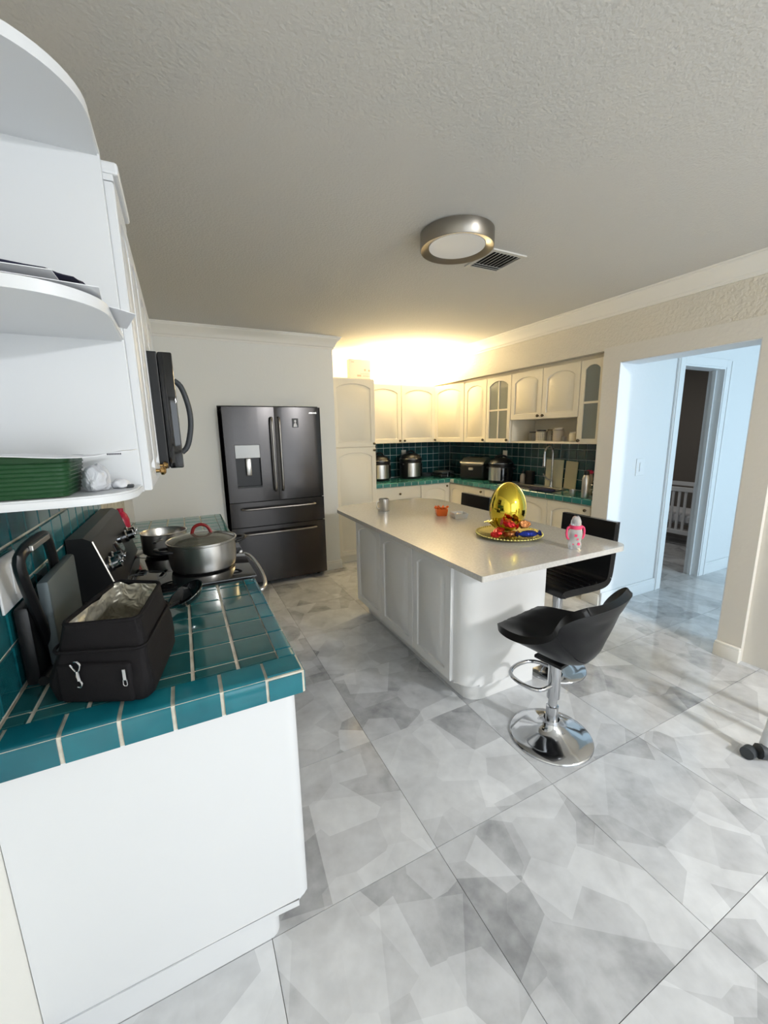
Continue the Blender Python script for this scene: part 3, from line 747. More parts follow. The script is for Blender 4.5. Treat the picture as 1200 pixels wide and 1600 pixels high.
def text(parent, name, s, size, M, m, depth=.0006):
    cu = bpy.data.curves.new(name, 'FONT'); cu.body = s; cu.size = size; cu.extrude = depth; cu.align_x = 'CENTER'; cu.align_y = 'CENTER'; cu.resolution_u = 2
    tmp = bpy.data.objects.new('tmp', cu); C.objects.link(tmp); bpy.context.view_layer.update()
    dg = bpy.context.evaluated_depsgraph_get(); me = bpy.data.meshes.new_from_object(tmp.evaluated_get(dg)); bpy.data.objects.remove(tmp)
    me.materials.clear(); me.materials.append(m); o = bpy.data.objects.new(name, me); C.objects.link(o)
    if parent: me.transform(empty_world(parent).inverted() @ M); o.parent = parent
    else: me.transform(M)
    return o
def facing(o, U, V):
    U = Vector(U).normalized(); V = Vector(V).normalized(); W = U.cross(V)
    return Matrix(((U.x, V.x, W.x, o[0]), (U.y, V.y, W.y, o[1]), (U.z, V.z, W.z, o[2]), (0, 0, 0, 1)))
text(dr, 'lettering', 'SAMSUNG', .021, facing((1.198, fy+.0065, 1.703), (1, 0, 0), (0, 0, 1)), steel_m)
t = thing('fridge_magnet', 'small dark photo magnet on the upper right fridge door', 'magnet', (1.025, 4.0, 1.61))
obj('card', bx(.996, 1.056, fy-.0005, fy+.0035, 1.565, 1.652), black_m, t, world=True)
bm = B(); lathe(bm, [(0, 0), (.013, 0), (.013, .001), (0, .001)], n=12, sx=.8, M=Matrix.Translation((1.026, fy-.0006, 1.625)) @ Matrix.Rotation(PI/2, 4, 'X'))
prism(bm, [(-.02, -.045), (.018, -.045), (.012, -.02), (.004, -.004), (-.008, -.006), (-.016, -.022)], 0, .001, M=facing((1.026, fy-.0015, 1.615), (1, 0, 0), (0, 0, 1)))
obj('picture', bm, paper_m, t, world=True)
t = tag(obj('cardboard_box', B(), card_m), '', 'box'); bpy.data.objects.remove(t)
t = thing('cardboard_box', 'pale printed box on top of the tall pantry', 'box', (1.95, 4.52, 2.096))
obj('carton', bx(1.818, 2.082, 4.50, 4.58, 2.0965, 2.335, .002), card_m, t, world=True)
bm = B()
for (x, z, r) in ((2.01, 2.22, .013), (2.062, 2.215, .012)): lathe(bm, [(0, 0), (r, 0), (r, .001), (0, .001)], n=12, M=Matrix.Translation((x, 4.4999, z)) @ Matrix.Rotation(PI/2, 4, 'X'))
box(bm, 1.91, 1.96, 4.4988, 4.4998, 2.145, 2.165); box(bm, 1.98, 2.07, 4.4988, 4.4998, 2.15, 2.156); box(bm, 1.84, 1.875, 4.4988, 4.4998, 2.30, 2.306); box(bm, 1.95, 2.07, 4.4988, 4.4998, 2.175, 2.179)
obj('print', bm, tan_m, t, world=True)
# strip lamp on top of the far cabinets
t = thing('strip_lamp', 'warm strip lamp lying on top of the far wall cabinets', 'lamp', (2.35, 4.74, 2.093))
obj('housing', bx(2.05, 2.98, 4.70, 4.76, 2.0785, 2.11, .003), trim_m, t, world=True)
obj('tube', tb([(2.08, 4.73, 2.124), (2.95, 4.73, 2.124)], .013), tube_m, t, world=True, smooth=1)

# ------------------------------------------------------------------ island
t = thing('island_cabinet', 'white kitchen island base with three arched doors and rounded near corner', 'cabinet', (1.5, 2.3, 0))
bm = B(); prism(bm, rrect(1.232, 1.80, 1.555, 2.99, (.10, .01, 0, 0), 8), .115, .852)
es = [e for e in bm.edges if all(v.co.z < .12 for v in e.verts) and min(v.co.y for v in e.verts) < 2]
bmesh.ops.bevel(bm, geom=es, offset=.014, segments=3, affect='EDGES'); obj('body', bm, isl_m, t, world=True, smooth=35)
bm = B(); prism(bm, rrect(1.298, 1.78, 1.595, 2.95, (.09, .01, 0, 0), 8), .001, .116); obj('toe_kick', bm, isl_m, t, world=True, smooth=35)
for (a, b_) in ((1.665, 2.07), (2.073, 2.53), (2.533, 2.985)):
    add_door(t, (1.2315, b_, .122), (0, -1, 0), (-1, 0, 0), b_-a, .705, isl_m)
t = obj('quartz_countertop', B(), quartz_m); bpy.data.objects.remove(t)
bm = B(); prism(bm, rrect(1.100, 2.105, 1.285, 3.28, (.008, .075, .25, .22), 10), .853, .880)
es = [e for e in bm.edges if abs(e.verts[0].co.z-e.verts[1].co.z) < 1e-5]; bmesh.ops.bevel(bm, geom=es, offset=.002, segments=2, affect='EDGES')
tag(obj('quartz_countertop', bm, quartz_m, smooth=40), 'speckled beige quartz slab topping the kitchen island', 'countertop')

# ------------------------------------------------------------------ bar stools
def stool_base(t, h, foot_r=.195, foot_dir=1, fl_=.215):
    n = 40
    obj('base_plate', lath([(0, 0), (foot_r, 0), (foot_r, .006), (foot_r*.97, .012), (foot_r*.75, .022), (foot_r*.45, .042), (foot_r*.22, .072), (.040, .09), (.037, .10), (0, .10)], n=n), chrome_m, t, smooth=60)
    obj('gas_lift', lath([(0, .10), (.029, .10), (.029, .17), (.021, .172), (.021, .26), (0, .26)], n=20), chrome_m, t, smooth=1)
    obj('column', lath([(0, .215), (.030, .215), (.030, h-.035), (0, h-.035)], n=20), chrome_m, t, smooth=1)
    s = foot_dir; z = .285
    pts = smoothpts([(-.022, 0, z), (-.11, .01*s, z), (-.125, .10*s, z), (-.10, (fl_-.025)*s, z), (0, fl_*s, z), (.10, (fl_-.025)*s, z), (.125, .10*s, z), (.11, .01*s, z), (.022, 0, z)], 2)
    obj('footrest', tb(pts, .0105), chrome_m, t, smooth=1)
    obj('seat_bracket', bx(-.07, .07, -.07, .07, h-.036, h-.020, .003), black_m, t)
# stool one: quilted bucket shell, sitter faces +y
t = thing('bar_stool', 'black quilted bucket bar stool with chrome trumpet base at the near end of the island', 'bar stool', (1.50, 1.215, 0), math.radians(9))
stool_base(t, .455)
ST = [(.215, .548, .165, 0, 0), (.18, .545, .190, 0, .010), (.11, .515, .212, 0, .045), (.03, .478, .220, 0, .095), (-.05, .454, .218, 0, .150),
      (-.115, .460, .212, .015, .180), (-.158, .497, .208, .045, .170), (-.185, .565, .208, .065, .125), (-.205, .64, .215, .068, .080), (-.225, .71, .222, .060, .042),
      (-.243, .763, .212, .042, .018), (-.250, .790, .170, .025, .0)]
def shell():
    A_ = smoothpts([(q[0], q[1], q[2]) for q in ST], 2); D_ = smoothpts([(q[3], q[4], 0) for q in ST], 2); g = []
    for i, (p, q) in enumerate(zip(A_, D_)):
        row = []
        for k in range(-9, 10):
            v = k/9; c = abs(v)**1.9; qq = .0045*abs(math.sin(i*.42+k*.55))*abs(math.sin(i*.42-k*.55)) if 0 < i < len(A_)*.8 and abs(k) < 7 else 0
            row.append((v*p.z, p.x+q.x*c+qq*.6, p.y+q.y*c+qq*.6))
        g.append(row)
    return g
g = shell(); half = len(g)*6//11
obj('seat', loopcloth(B(), g[:half], .034), leather_m, t, smooth=75)
obj('backrest', loopcloth(B(), g[half-1:], .034), leather_m, t, smooth=75)

def make_L_stool(label, loc, rz):
    t = thing('bar_stool', label, 'bar stool', loc, rz, None)
    stool_base(t, .585, fl_=.16)
    pr = smoothpts([(.18, .565, 0), (.175, .585, 0), (.12, .585, 0), (-.10, .578, 0), (-.19, .585, 0), (-.215, .62, 0), (-.225, .72, 0), (-.235, .85, 0), (-.24, .955, 0)], 2)
    hw = .185
    def row(p, n=10): return [(hw*(k/n*2-1), p.x, p.y) for k in range(n+1)]
    G = [row(p) for p in pr]
    cut = [i for i, p in enumerate(pr) if p.y < .63 or p.x > -.2][-1]
    obj('seat', loopcloth(B(), G[:cut+1], .042), leather_m, t, smooth=60)
    bk = obj('backrest', loopcloth(B(), G[cut:], .042), leather_m, t, smooth=60)
    bm = B()
    for k in range(5):
        yy = .13-.06*k; box(bm, -hw+.01, hw-.01, yy-.004, yy+.004, .600, .608, .002)
    obj('seat_ribs', bm, leather_m, t)
    tube(bm := B(), [(-hw+.0, -.235, .95), (hw, -.235, .95)], .008, n=6) ; obj('frame_edge', bm, chrome_m, t)
    return t
s2 = make_L_stool('black ribbed bar stool on chrome column along the long side, nearer the opening', (2.005, 1.64, 0), PI/2)
s3 = dup(s2, (2.005, 2.73, 0), PI/2, 'farthest black bar stool, only its backrest showing over the island')
for q in (s2, s3): q['group'] = 'L-shaped bar stools along the island'

# ------------------------------------------------------------------ things on the island
ZI = .8805
t = thing('serving_tray', 'round gold tray with rope edge holding the golden egg and sweets', 'tray', (1.700, 1.765, ZI))
obj('dish', lath([(0, 0), (.138, 0), (.172, .010), (.192, .016), (.192, .018), (.170, .013), (.136, .004), (0, .004)], n=48), golddull_m, t, smooth=60)
bm = B()
for k in range(64):
    a = 2*PI*k/64; b2 = bmesh.ops.create_icosphere(bm, subdivisions=1, radius=.0062, matrix=Matrix.Translation((.189*math.cos(a), .189*math.sin(a), .017)))
obj('rope_edge', bm, golddull_m, t, smooth=1)
# golden egg: two foil halves
t = thing('golden_egg', 'large shiny gold foil egg standing on the round tray', 'egg', (1.745, 1.83, ZI+.0085), 0)
eg = []
for k in range(19):
    a = PI*k/18; r = .105*math.sin(a); z = -math.cos(a); eg.append((r*(1-.10*z), .150*(1+z)))
obj('foil_shell', lath(eg, n=36), gold_m, t, smooth=70)
sp = [(r_*1.012, z_) for r_, z_ in eg]; pts = [(x_, 0, z_) for x_, z_ in sp]+[(-x_, 0, z_) for x_, z_ in sp[::-1][1:-1]]
b = tb(pts, .0028, closed=True, n=6); b.transform(Matrix.Rotation(math.radians(-40), 4, 'Z')); obj('seam', b, golddull_m, t, smooth=1)
bm = B()
for k in range(3):
    a = 2.2+.45*k; tube(bm, [(.07*math.cos(a), .07*math.sin(a), .02), (.115*math.cos(a), .115*math.sin(a), .05+.012*k), (.14*math.cos(a), .14*math.sin(a), .043+.012*k)], .012, n=8, taper=[.008, .016, .004], flat=.4)
obj('foil_bow', bm, golddull_m, t, smooth=1)
def sweet(x, y, z, L, rr, rz, m, label, tilt=0):
    o = B(); n = 12; rings = []
    P = [(-L*.62, rr*.95), (-L*.5, rr*.25), (-L*.42, rr*.55), (-L*.25, rr), (0, rr*1.08), (L*.25, rr), (L*.42, rr*.55), (L*.5, rr*.25), (L*.62, rr*.95)]
    for px_, r in P:
        rings.append([o.verts.new((px_, r*(1+.18*random.uniform(-1, 1))*math.cos(2*PI*k/n), r*.75*math.sin(2*PI*k/n)*(1+.2*random.uniform(-1, 1)))) for k in range(n)])
    for a, b_ in zip(rings, rings[1:]):
        for k in range(n): o.faces.new((a[k], a[(k+1) % n], b_[(k+1) % n], b_[k]))
    o.faces.new(rings[0]); o.faces.new(rings[-1])
    ob = obj('wrapped_sweet', o, m); ob.location = (x, y, z); ob.rotation_euler = (0, tilt, rz); tag(ob, label, 'sweet'); return ob
sweet(1.595, 1.745, ZI+.034, .100, .028, .6, redfoil_m, 'red and white wrapped sweet at the left of the gold tray')
sweet(1.640, 1.700, ZI+.088, .075, .028, -.5, redfoil_m, 'dark red foil sweet heaped before the golden egg', .3)
sweet(1.735, 1.682, ZI+.078, .080, .030, .9, brownfoil_m, 'copper brown foil sweet in front of the golden egg', .25)
sweet(1.652, 1.690, ZI+.030, .070, .022, -.2, brownfoil_m, 'brown sweet lying between the red and the blue wrapper')
sweet(1.715, 1.628, ZI+.036, .110, .024, -.35, bluefoil_m, 'blue foil sweet at the front edge of the gold tray')
# baby bottle
t = thing('baby_bottle', 'clear bottle with pink collar and handles standing near the island corner', 'bottle', (1.80, 1.39, ZI))
obj('bottle_body', lath([(0, 0), (.030, 0), (.033, .006), (.033, .03), (.029, .042), (.033, .056), (.034, .09), (.030, .105), (0, .105)], n=24), clearp_m, t, smooth=40)
obj('collar', lath([(0, .1055), (.031, .1055), (.032, .112), (.031, .124), (0, .124)], n=24), pink_m, t, smooth=40)
obj('cap', lath([(0, .1245), (.026, .1245), (.025, .145), (.017, .166), (.010, .172), (0, .172)], n=24), clearp_m, t, smooth=60)
obj('spout', lath([(0, .1725), (.008, .1725), (.009, .180), (0, .182)], n=12), black_m, t, smooth=1)
for s in (-1, 1):
    pts = smoothpts([(.026*s, -.01*s, .114), (.038*s, -.018*s, .113), (.044*s, -.020*s, .085), (.039*s, -.018*s, .055), (.030*s, -.012*s, .050)])
    obj('handle', tb(pts, .0055), pink_m, t, smooth=1)
bm = B()
for (a, z, r) in ((3.9, .075, .008), (4.4, .03, .008), (3.6, .028, .004), (4.2, .056, .005)):
    lathe(bm, [(0, 0), (r, 0), (r, .0008), (0, .0008)], n=10, M=Matrix.Translation((.034*math.cos(a), .034*math.sin(a), z)) @ Matrix.Rotation(a, 4, 'Z') @ Matrix.Rotation(PI/2, 4, 'Y'))
obj('printed_dots', bm, pink_m, t)
# steel mug
t = thing('steel_mug', 'brushed steel mug standing at the far left of the island top', 'mug', (1.415, 2.86, ZI))
obj('cup', lath([(0, 0), (.040, 0), (.042, .004), (.042, .098), (.0395, .098), (.0395, .006), (0, .006)], n=28), steel_m, t, smooth=40)
obj('handle', tb(smoothpts([(-.041, 0, .08), (-.066, 0, .08), (-.070, 0, .05), (-.062, 0, .025), (-.041, 0, .022)]), .0045), steel_m, t, smooth=1)
# orange bowl and clear container
t = thing('orange_box', 'small orange plastic box with frilled rim near the middle of the island', 'box', (1.70, 2.47, ZI))
bm = B(); lathe(bm, [(0, 0), (.050, 0), (.058, .035), (.060, .052), (.056, .052), (.054, .036), (.047, .004), (0, .004)], n=4, M=Matrix.Rotation(.35, 4, 'Z')); obj('tub', bm, orange_m, t, smooth=30)
bm = B()
for k in range(9):
    a = 2*PI*k/9; tube(bm, [(.03*math.cos(a), .03*math.sin(a), .050), (.052*math.cos(a), .052*math.sin(a), .056+.016*random.random())], .008, n=6)
obj('frill', bm, orange_m, t, smooth=1)
t = thing('clear_container', 'clear plastic container with crumpled wrapper beside the orange box', 'container', (1.755, 2.325, ZI))
bm = B(); lathe(bm, [(0, 0), (.062, 0), (.072, .038), (.069, .038), (.060, .004), (0, .004)], n=4, M=Matrix.Rotation(.5, 4, 'Z')); obj('tub', bm, clearp_m, t, smooth=30)
bm = B(); tube(bm, [(-.03, -.02, .020), (-.005, .01, .033), (.02, .0, .024)], .009, n=7, flat=.5); obj('wrapper', bm, milky_m, t, smooth=1)

# ------------------------------------------------------------------ things on the range and left counter
def pot(name, label, x, y, z, r, h, m, cat='pot'):
    t = thing(name, label, cat, (x, y, z)); return t
t = thing('stock_pot', 'large stainless casserole with glass lid on the front of the range', 'pot', (.045, 2.03, .8847))
obj('vessel', lath([(0, 0), (.125, 0), (.140, .012), (.146, .05), (.146, .125), (.150, .128), (.150, .131), (.141, .131), (.141, .02), (.12, .006), (0, .006)], n=44), steel_m, t, smooth=40)
ld = obj('lid', lath([(.149, .132), (.152, .134), (.149, .137), (.140, .139), (.115, .150), (.08, .160), (.03, .166), (0, .167), (0, .163), (.03, .162), (.08, .156), (.115, .146), (.14, .134)], n=44), lid_m, t, smooth=60)
obj('lid_rim', lath([(.1485, .1315), (.1535, .1335), (.1535, .1375), (.1485, .139), (.146, .136)], ring=True, n=44), steel_m, ld, smooth=60)
pts = smoothpts([(-.040, .008, .163), (-.030, .006, .195), (0, 0, .208), (.030, -.006, .195), (.042, -.008, .163)])
obj('lid_handle', tb(pts, .006, flat=1.3), handler_m, ld, smooth=1)
for s in (-1, 1):
    ca, sa = math.cos(.25), math.sin(.25)
    pts = smoothpts([(s*.140, -.045, .105), (s*.185, -.040, .112), (s*.200, 0, .118), (s*.185, .040, .112), (s*.140, .045, .105)])
    pts = [(p.x*ca-p.y*sa, p.x*sa+p.y*ca, p.z) for p in pts]; obj('handle', tb(pts, .010, flat=.7), black_m, t, smooth=1)
t = thing('saucepan', 'open steel saucepan at the back of the range', 'pot', (-.128, 2.41, .8847))
obj('vessel', lath([(0, 0), (.095, 0), (.108, .012), (.110, .112), (.114, .116), (.108, .117), (.105, .112), (.104, .015), (.09, .006), (0, .006)], n=36), steel_m, t, smooth=40)
obj('handle', tb(smoothpts([(-.01, -.108, .095), (-.02, -.14, .10), (-.035, -.22, .105)]), .010, flat=.5), black_m, t, smooth=1)
# ladle
t = thing('ladle', 'black ladle with steel rim lying on the tiled counter behind the cooler bag', 'ladle', (-.022, 1.585, .894))
b = lath([(0, .004), (.024, .006), (.046, .018), (.057, .038), (.055, .040), (.044, .021), (.024, .009), (0, .007)], n=24, sx=1.15)
Mt = Matrix.Rotation(math.radians(25), 4, 'Z') @ Matrix.Rotation(math.radians(-28), 4, 'Y'); b.transform(Mt); obj('bowl', b, gloss_m, t, smooth=60)
b = lath([(.0555, .038), (.0585, .039), (.0585, .042), (.0555, .042)], ring=True, n=24, sx=1.15); b.transform(Mt); obj('rim', b, chrome_m, t, smooth=60)
obj('handle', tb([(-.04, -.02, .012), (-.09, -.06, .006), (-.17, -.13, .004)], .006), black_m, t, smooth=1)

# cooler bag
t = thing('cooler_bag', 'open black cooler bag with silver lining on the near tiled counter', 'bag', (-.20, 1.20, .8722))
from mathutils import noise
QB = [(-.335, 1.125), (-.125, 1.020), (-.072, 1.325), (-.285, 1.395)]     # footprint corners: near left, near right, far right, far left
QT = [(-.290, 1.085), (-.128, 1.040), (-.088, 1.265), (-.205, 1.345)]     # rim corners
def bagring(f, z, grow=0, jit=0, tl=0):
    """rounded ring between footprint (f=0) and rim (f=1)"""
    q = [(QB[i][0]*(1-f)+QT[i][0]*f, QB[i][1]*(1-f)+QT[i][1]*f) for i in range(4)]; out = []
    for (x, y) in rrect(-1, 1, -1, 1, (.22,)*4, 4):
        e = .06*(1-min(1, x*x*y*y*1.6)); g = 1+grow+e*(1 if grow >= 0 else 0)*(.4+f*.2)
        u, v = (x*g+1)/2, (y*g+1)/2
        X = (q[0][0]*(1-u)+q[1][0]*u)*(1-v)+(q[3][0]*(1-u)+q[2][0]*u)*v; Y = (q[0][1]*(1-u)+q[1][1]*u)*(1-v)+(q[3][1]*(1-u)+q[2][1]*u)*v
        out.append((X+random.uniform(-jit, jit), Y+random.uniform(-jit, jit), z+tl*v))
    return out
def ringmesh(rings, cap0=True, cap1=False):
    bm = B(); R_ = [[bm.verts.new(p) for p in r] for r in rings]
    for a, b_ in zip(R_, R_[1:]):
        for k in range(len(a)): j = (k+1) % len(a); bm.faces.new((a[k], a[j], b_[j], b_[k]))
    if cap0: bm.faces.new(R_[0])
    if cap1: bm.faces.new(R_[-1])
    return bm
def crumple(b, amp, sc_, cuts=2, zmin=.8785):
    bmesh.ops.subdivide_edges(b, edges=[e for e in b.edges], cuts=cuts, use_grid_fill=True)
    for v in b.verts:
        if v.co.z > zmin: v.co += noise.noise_vector(v.co*sc_)*amp
    return b
zb_ = .8725
rings = [bagring(0, zb_, -.06), bagring(0, zb_+.010, .02), bagring(.1, zb_+.05, .07), bagring(.4, zb_+.11, .06), bagring(.75, zb_+.16, .02), bagring(.98, zb_+.192, 0, .002, .008), bagring(1, zb_+.202, -.02, .002, .010)]
obj('shell', crumple(ringmesh(rings), .008, 15), nylon_m, t, world=True, smooth=75)
inner = [[(x, y, z-.001) for x, y, z in bagring(1, zb_+.202, -.08, 0, .010)], bagring(.85, zb_+.16, -.17, .004), bagring(.4, zb_+.09, -.14, .004), bagring(0, zb_+.018, -.14)]
obj('lining', crumple(ringmesh(inner, False, True), .010, 32, 4, .9), foil_m, t, world=True, smooth=80)
topr = smoothpts([(x, y, z+.001) for x, y, z in bagring(1, zb_+.202, -.035, .001, .010)], 1, True)
obj('rim_binding', tb(topr, .0055, closed=True, n=8), nylon_m, t, world=True, smooth=1)
seam = [(x, y, z) for x, y, z in bagring(.62, zb_+.140, .075)]
obj('flap_seam', tb(smoothpts(seam, 1, True), .0038, closed=True, n=6), nylon_m, t, world=True, smooth=1)
# near face frame: a point and directions along and out of the face
fd = Vector((QB[1][0]-QB[0][0], QB[1][1]-QB[0][1], 0)).normalized(); fn = Vector((fd.y, -fd.x, 0))
def onface(u, out, z): return Vector((QB[0][0], QB[0][1], zb_))+fd*u+fn*out+Vector((0, 0, z))
Mf = Matrix(((fd.x, -fn.x, 0, 0), (fd.y, -fn.y, 0, 0), (0, 0, 1, 0), (0, 0, 0, 1)))
b = bx(.030, .205, -.014, .004, .008, .110, .010, seg=3); b.transform(Matrix.Translation(onface(0, 0, 0)) @ Mf); obj('front_pocket', b, nylon_m, t, world=True, smooth=40)
hk = Matrix.Translation(onface(.088, .020, .094)) @ Mf
b = tb(smoothpts([(-.014, 0, .018), (-.004, 0, .0), (.004, 0, .0), (.010, 0, .016), (.004, 0, .026), (-.004, 0, .024)], 2, False), .0022, n=8); b.transform(hk); obj('d_ring', b, chrome_m, t, world=True, smooth=1)
b = tb([(0, 0, .002), (0, 0, -.010), (.001, 0, -.022)], .004, n=8); tube(b, smoothpts([(.001, 0, -.020), (.008, 0, -.030), (.004, 0, -.040), (-.004, 0, -.038)], 2), .0022, n=8); b.transform(hk); obj('snap_hook', b, chrome_m, t, world=True, smooth=1)
b = bx(-.004, .004, -.002, .002, -.014, .014, .0015); tube(b, smoothpts([(-.004, 0, -.012), (-.005, 0, -.028), (.005, 0, -.028), (.004, 0, -.012)], 1), .0015, n=6); b.transform(Matrix.Translation(onface(.195, .020, .085)) @ Mf); obj('zip_pull', b, chrome_m, t, world=True)

# contact grill stood upright against the splash
t = thing('contact_grill', 'black contact grill stood on end with handle loop up, behind the cooler bag', 'grill', (-.35, 1.36, .8722))
obj('rear_shell', bx(-.412, -.378, 1.23, 1.55, .8725, 1.085, .012), black_m, t, world=True, smooth=30)
b = bx(-.372, -.345, 1.285, 1.58, .885, 1.128, .008); obj('grill_plate', b, slate_m, t, world=True, smooth=30)
obj('hinge', tb([(-.372, 1.22, .887), (-.372, 1.28, .887)], .0125), black_m, t, world=True, smooth=1)
pts = smoothpts([(-.372, 1.315, .93), (-.370, 1.27, 1.03), (-.362, 1.165, 1.20), (-.357, 1.175, 1.236), (-.357, 1.36, 1.240), (-.362, 1.41, 1.215), (-.385, 1.53, 1.08)], 2)
obj('handle', tb(pts, .016, flat=.75), black_m, t, world=True, smooth=1)
obj('handle_insert', bx(-.347, -.338, 1.20, 1.34, 1.231, 1.245, .002), steel_m, t, world=True)
# red bottle on the farther stretch
t = thing('red_bottle', 'red bottle with black cap standing behind the range', 'bottle', (-.34, 2.64, .8725))
obj('bottle_body', lath([(0, 0), (.038, 0), (.040, .005), (.040, .17), (.03, .20), (.018, .215), (0, .215)], n=20), red_m, t, smooth=40)
obj('cap', lath([(0, .2155), (.016, .2155), (.016, .235), (0, .235)], n=14), red_m, t, smooth=40)
# wall outlet
t = thing('wall_outlet', 'white cover plate on the teal splash at the far left', 'outlet', (XL, 1.27, 1.15))
obj('cover_plate', bx(XL+.0135, XL+.019, 1.195, 1.325, 1.085, 1.215, .002), white_m, t, world=True)
obj('socket', bx(XL+.0192, XL+.022, 1.275, 1.300, 1.11, 1.19, .001), white_m, t, world=True)

# ------------------------------------------------------------------ things on the open shelf
t = thing('plastic_basket', 'dark green plastic basket on the lowest open shelf', 'basket', (-.305, 1.112, 1.3725))
bm = B(); r0 = rrect(-.090, .095, -.080, .080, (.02,)*4, 4)
def sc(P, s, z, t2=1): return [(x*s, y*(t2), z) for x, y in P]
rg = [sc(r0, .88, .001, .88), sc(r0, .94, .04, .93), sc(r0, 1, .075, .97), sc(r0, 1.03, .082, 1.0), sc(r0, 1.0, .082, .97), sc(r0, .97, .075, .94), sc(r0, .86, .006, .85)]
b = ringmesh(rg, True, True); obj('bin', b, green_m, t, smooth=40)
bm = B()
for k in range(8):
    z = .010+.0085*k; s = .895+.11*(z/.08); P = [(x*s*1.006, y*(s*.985)*1.01, z) for x, y in r0]; tube(bm, P, .0017, n=5, closed=True)
obj('rib', bm, green_m, t, smooth=1)
t = thing('paper_sheet', 'printed white sheet lying across the green basket', 'paper', (-.25, 1.08, 1.457))
gr = [[(-.400+.305*i/10, .985+.15*j/4, 1.4585+.004*math.sin(i*.7)+.0035*(i > 8)) for j in range(5)] for i in range(11)]
obj('sheet', loopcloth(B(), gr, .0012), paper_m, t, world=True, smooth=60)
bm = B()
for k in range(9): box(bm, -.135+.0028*k, -.133+.0028*k, .9838, .9846, 1.4578, 1.4612)
obj('print', bm, ink_m, t, world=True)
def lump(name, label, cat, x, y, z, sx, sy, sz, m, seed=0, amp=.25):
    random.seed(seed); bm = B(); bmesh.ops.create_icosphere(bm, subdivisions=3, radius=1)
    from mathutils import noise
    for v in bm.verts:
        n = noise.noise(v.co*1.7+Vector((seed, 0, 0))); v.co *= 1+amp*n
        v.co = Vector((v.co.x*sx, v.co.y*sy, max(v.co.z, -.75)*sz))
    mn = min(v.co.z for v in bm.verts); 
    for v in bm.verts: v.co.z -= mn
    o = obj(name, bm, m, smooth=60); o.location = (x, y, z); return tag(o, label, cat)
lump('plastic_bag', 'crumpled clear-white bag beside the green basket on the lowest shelf', 'bag', -.185, 1.14, 1.3725, .030, .045, .034, bag_m, 3)
lump('crumpled_paper', 'small crumpled white paper near the end of the lowest shelf', 'paper', -.140, 1.165, 1.3725, .018, .030, .012, paper_m, 5, .35)
tag(obj('lighter', bx(-.128, -.112, 1.145, 1.160, 1.3845, 1.392, .002), grey_m), 'tiny dark lighter lying at the end of the lowest shelf', 'lighter')
bpy.data.objects['lighter'].location.z = -.0118
# papers on the middle shelf
def sheet(label, pts, z, droop=0, m=paper_m, name='paper_sheet', th=.0012):
    (x0, y0), (x1, y1), (x2, y2), (x3, y3) = pts; g = []
    for i in range(9):
        r = []
        for j in range(5):
            u, v = i/8, j/4
            x = (x0*(1-u)+x1*u)*(1-v)+(x3*(1-u)+x2*u)*v; y = (y0*(1-u)+y1*u)*(1-v)+(y3*(1-u)+y2*u)*v
            over = max(0, x-XF, .87-y, 0); r.append((x, y, z-droop*over+.001*math.sin(3*u+2*v)))
        g.append(r)
    return tag(obj(name, loopcloth(B(), g, th), m, smooth=60), label, 'paper')
sheet('white sheet jutting over the rounded corner of the middle shelf', [(-.30, .93), (-.055, 1.02), (-.085, 1.17), (-.33, 1.10)], 1.7455, .15)
sheet('lilac-white envelope topping the papers on the middle shelf', [(-.42, .855), (-.10, .905), (-.115, 1.09), (-.42, 1.05)], 1.750)
sheet('lowest white sheet of the papers on the middle shelf', [(-.41, .875), (-.16, .885), (-.16, 1.06), (-.41, 1.06)], 1.7625)
lump('folded_cloth', 'folded dark navy cloth lying on the papers of the middle shelf', 'cloth', -.235, .985, 1.7645, .115, .07, .012, navy_m, 9, .3)

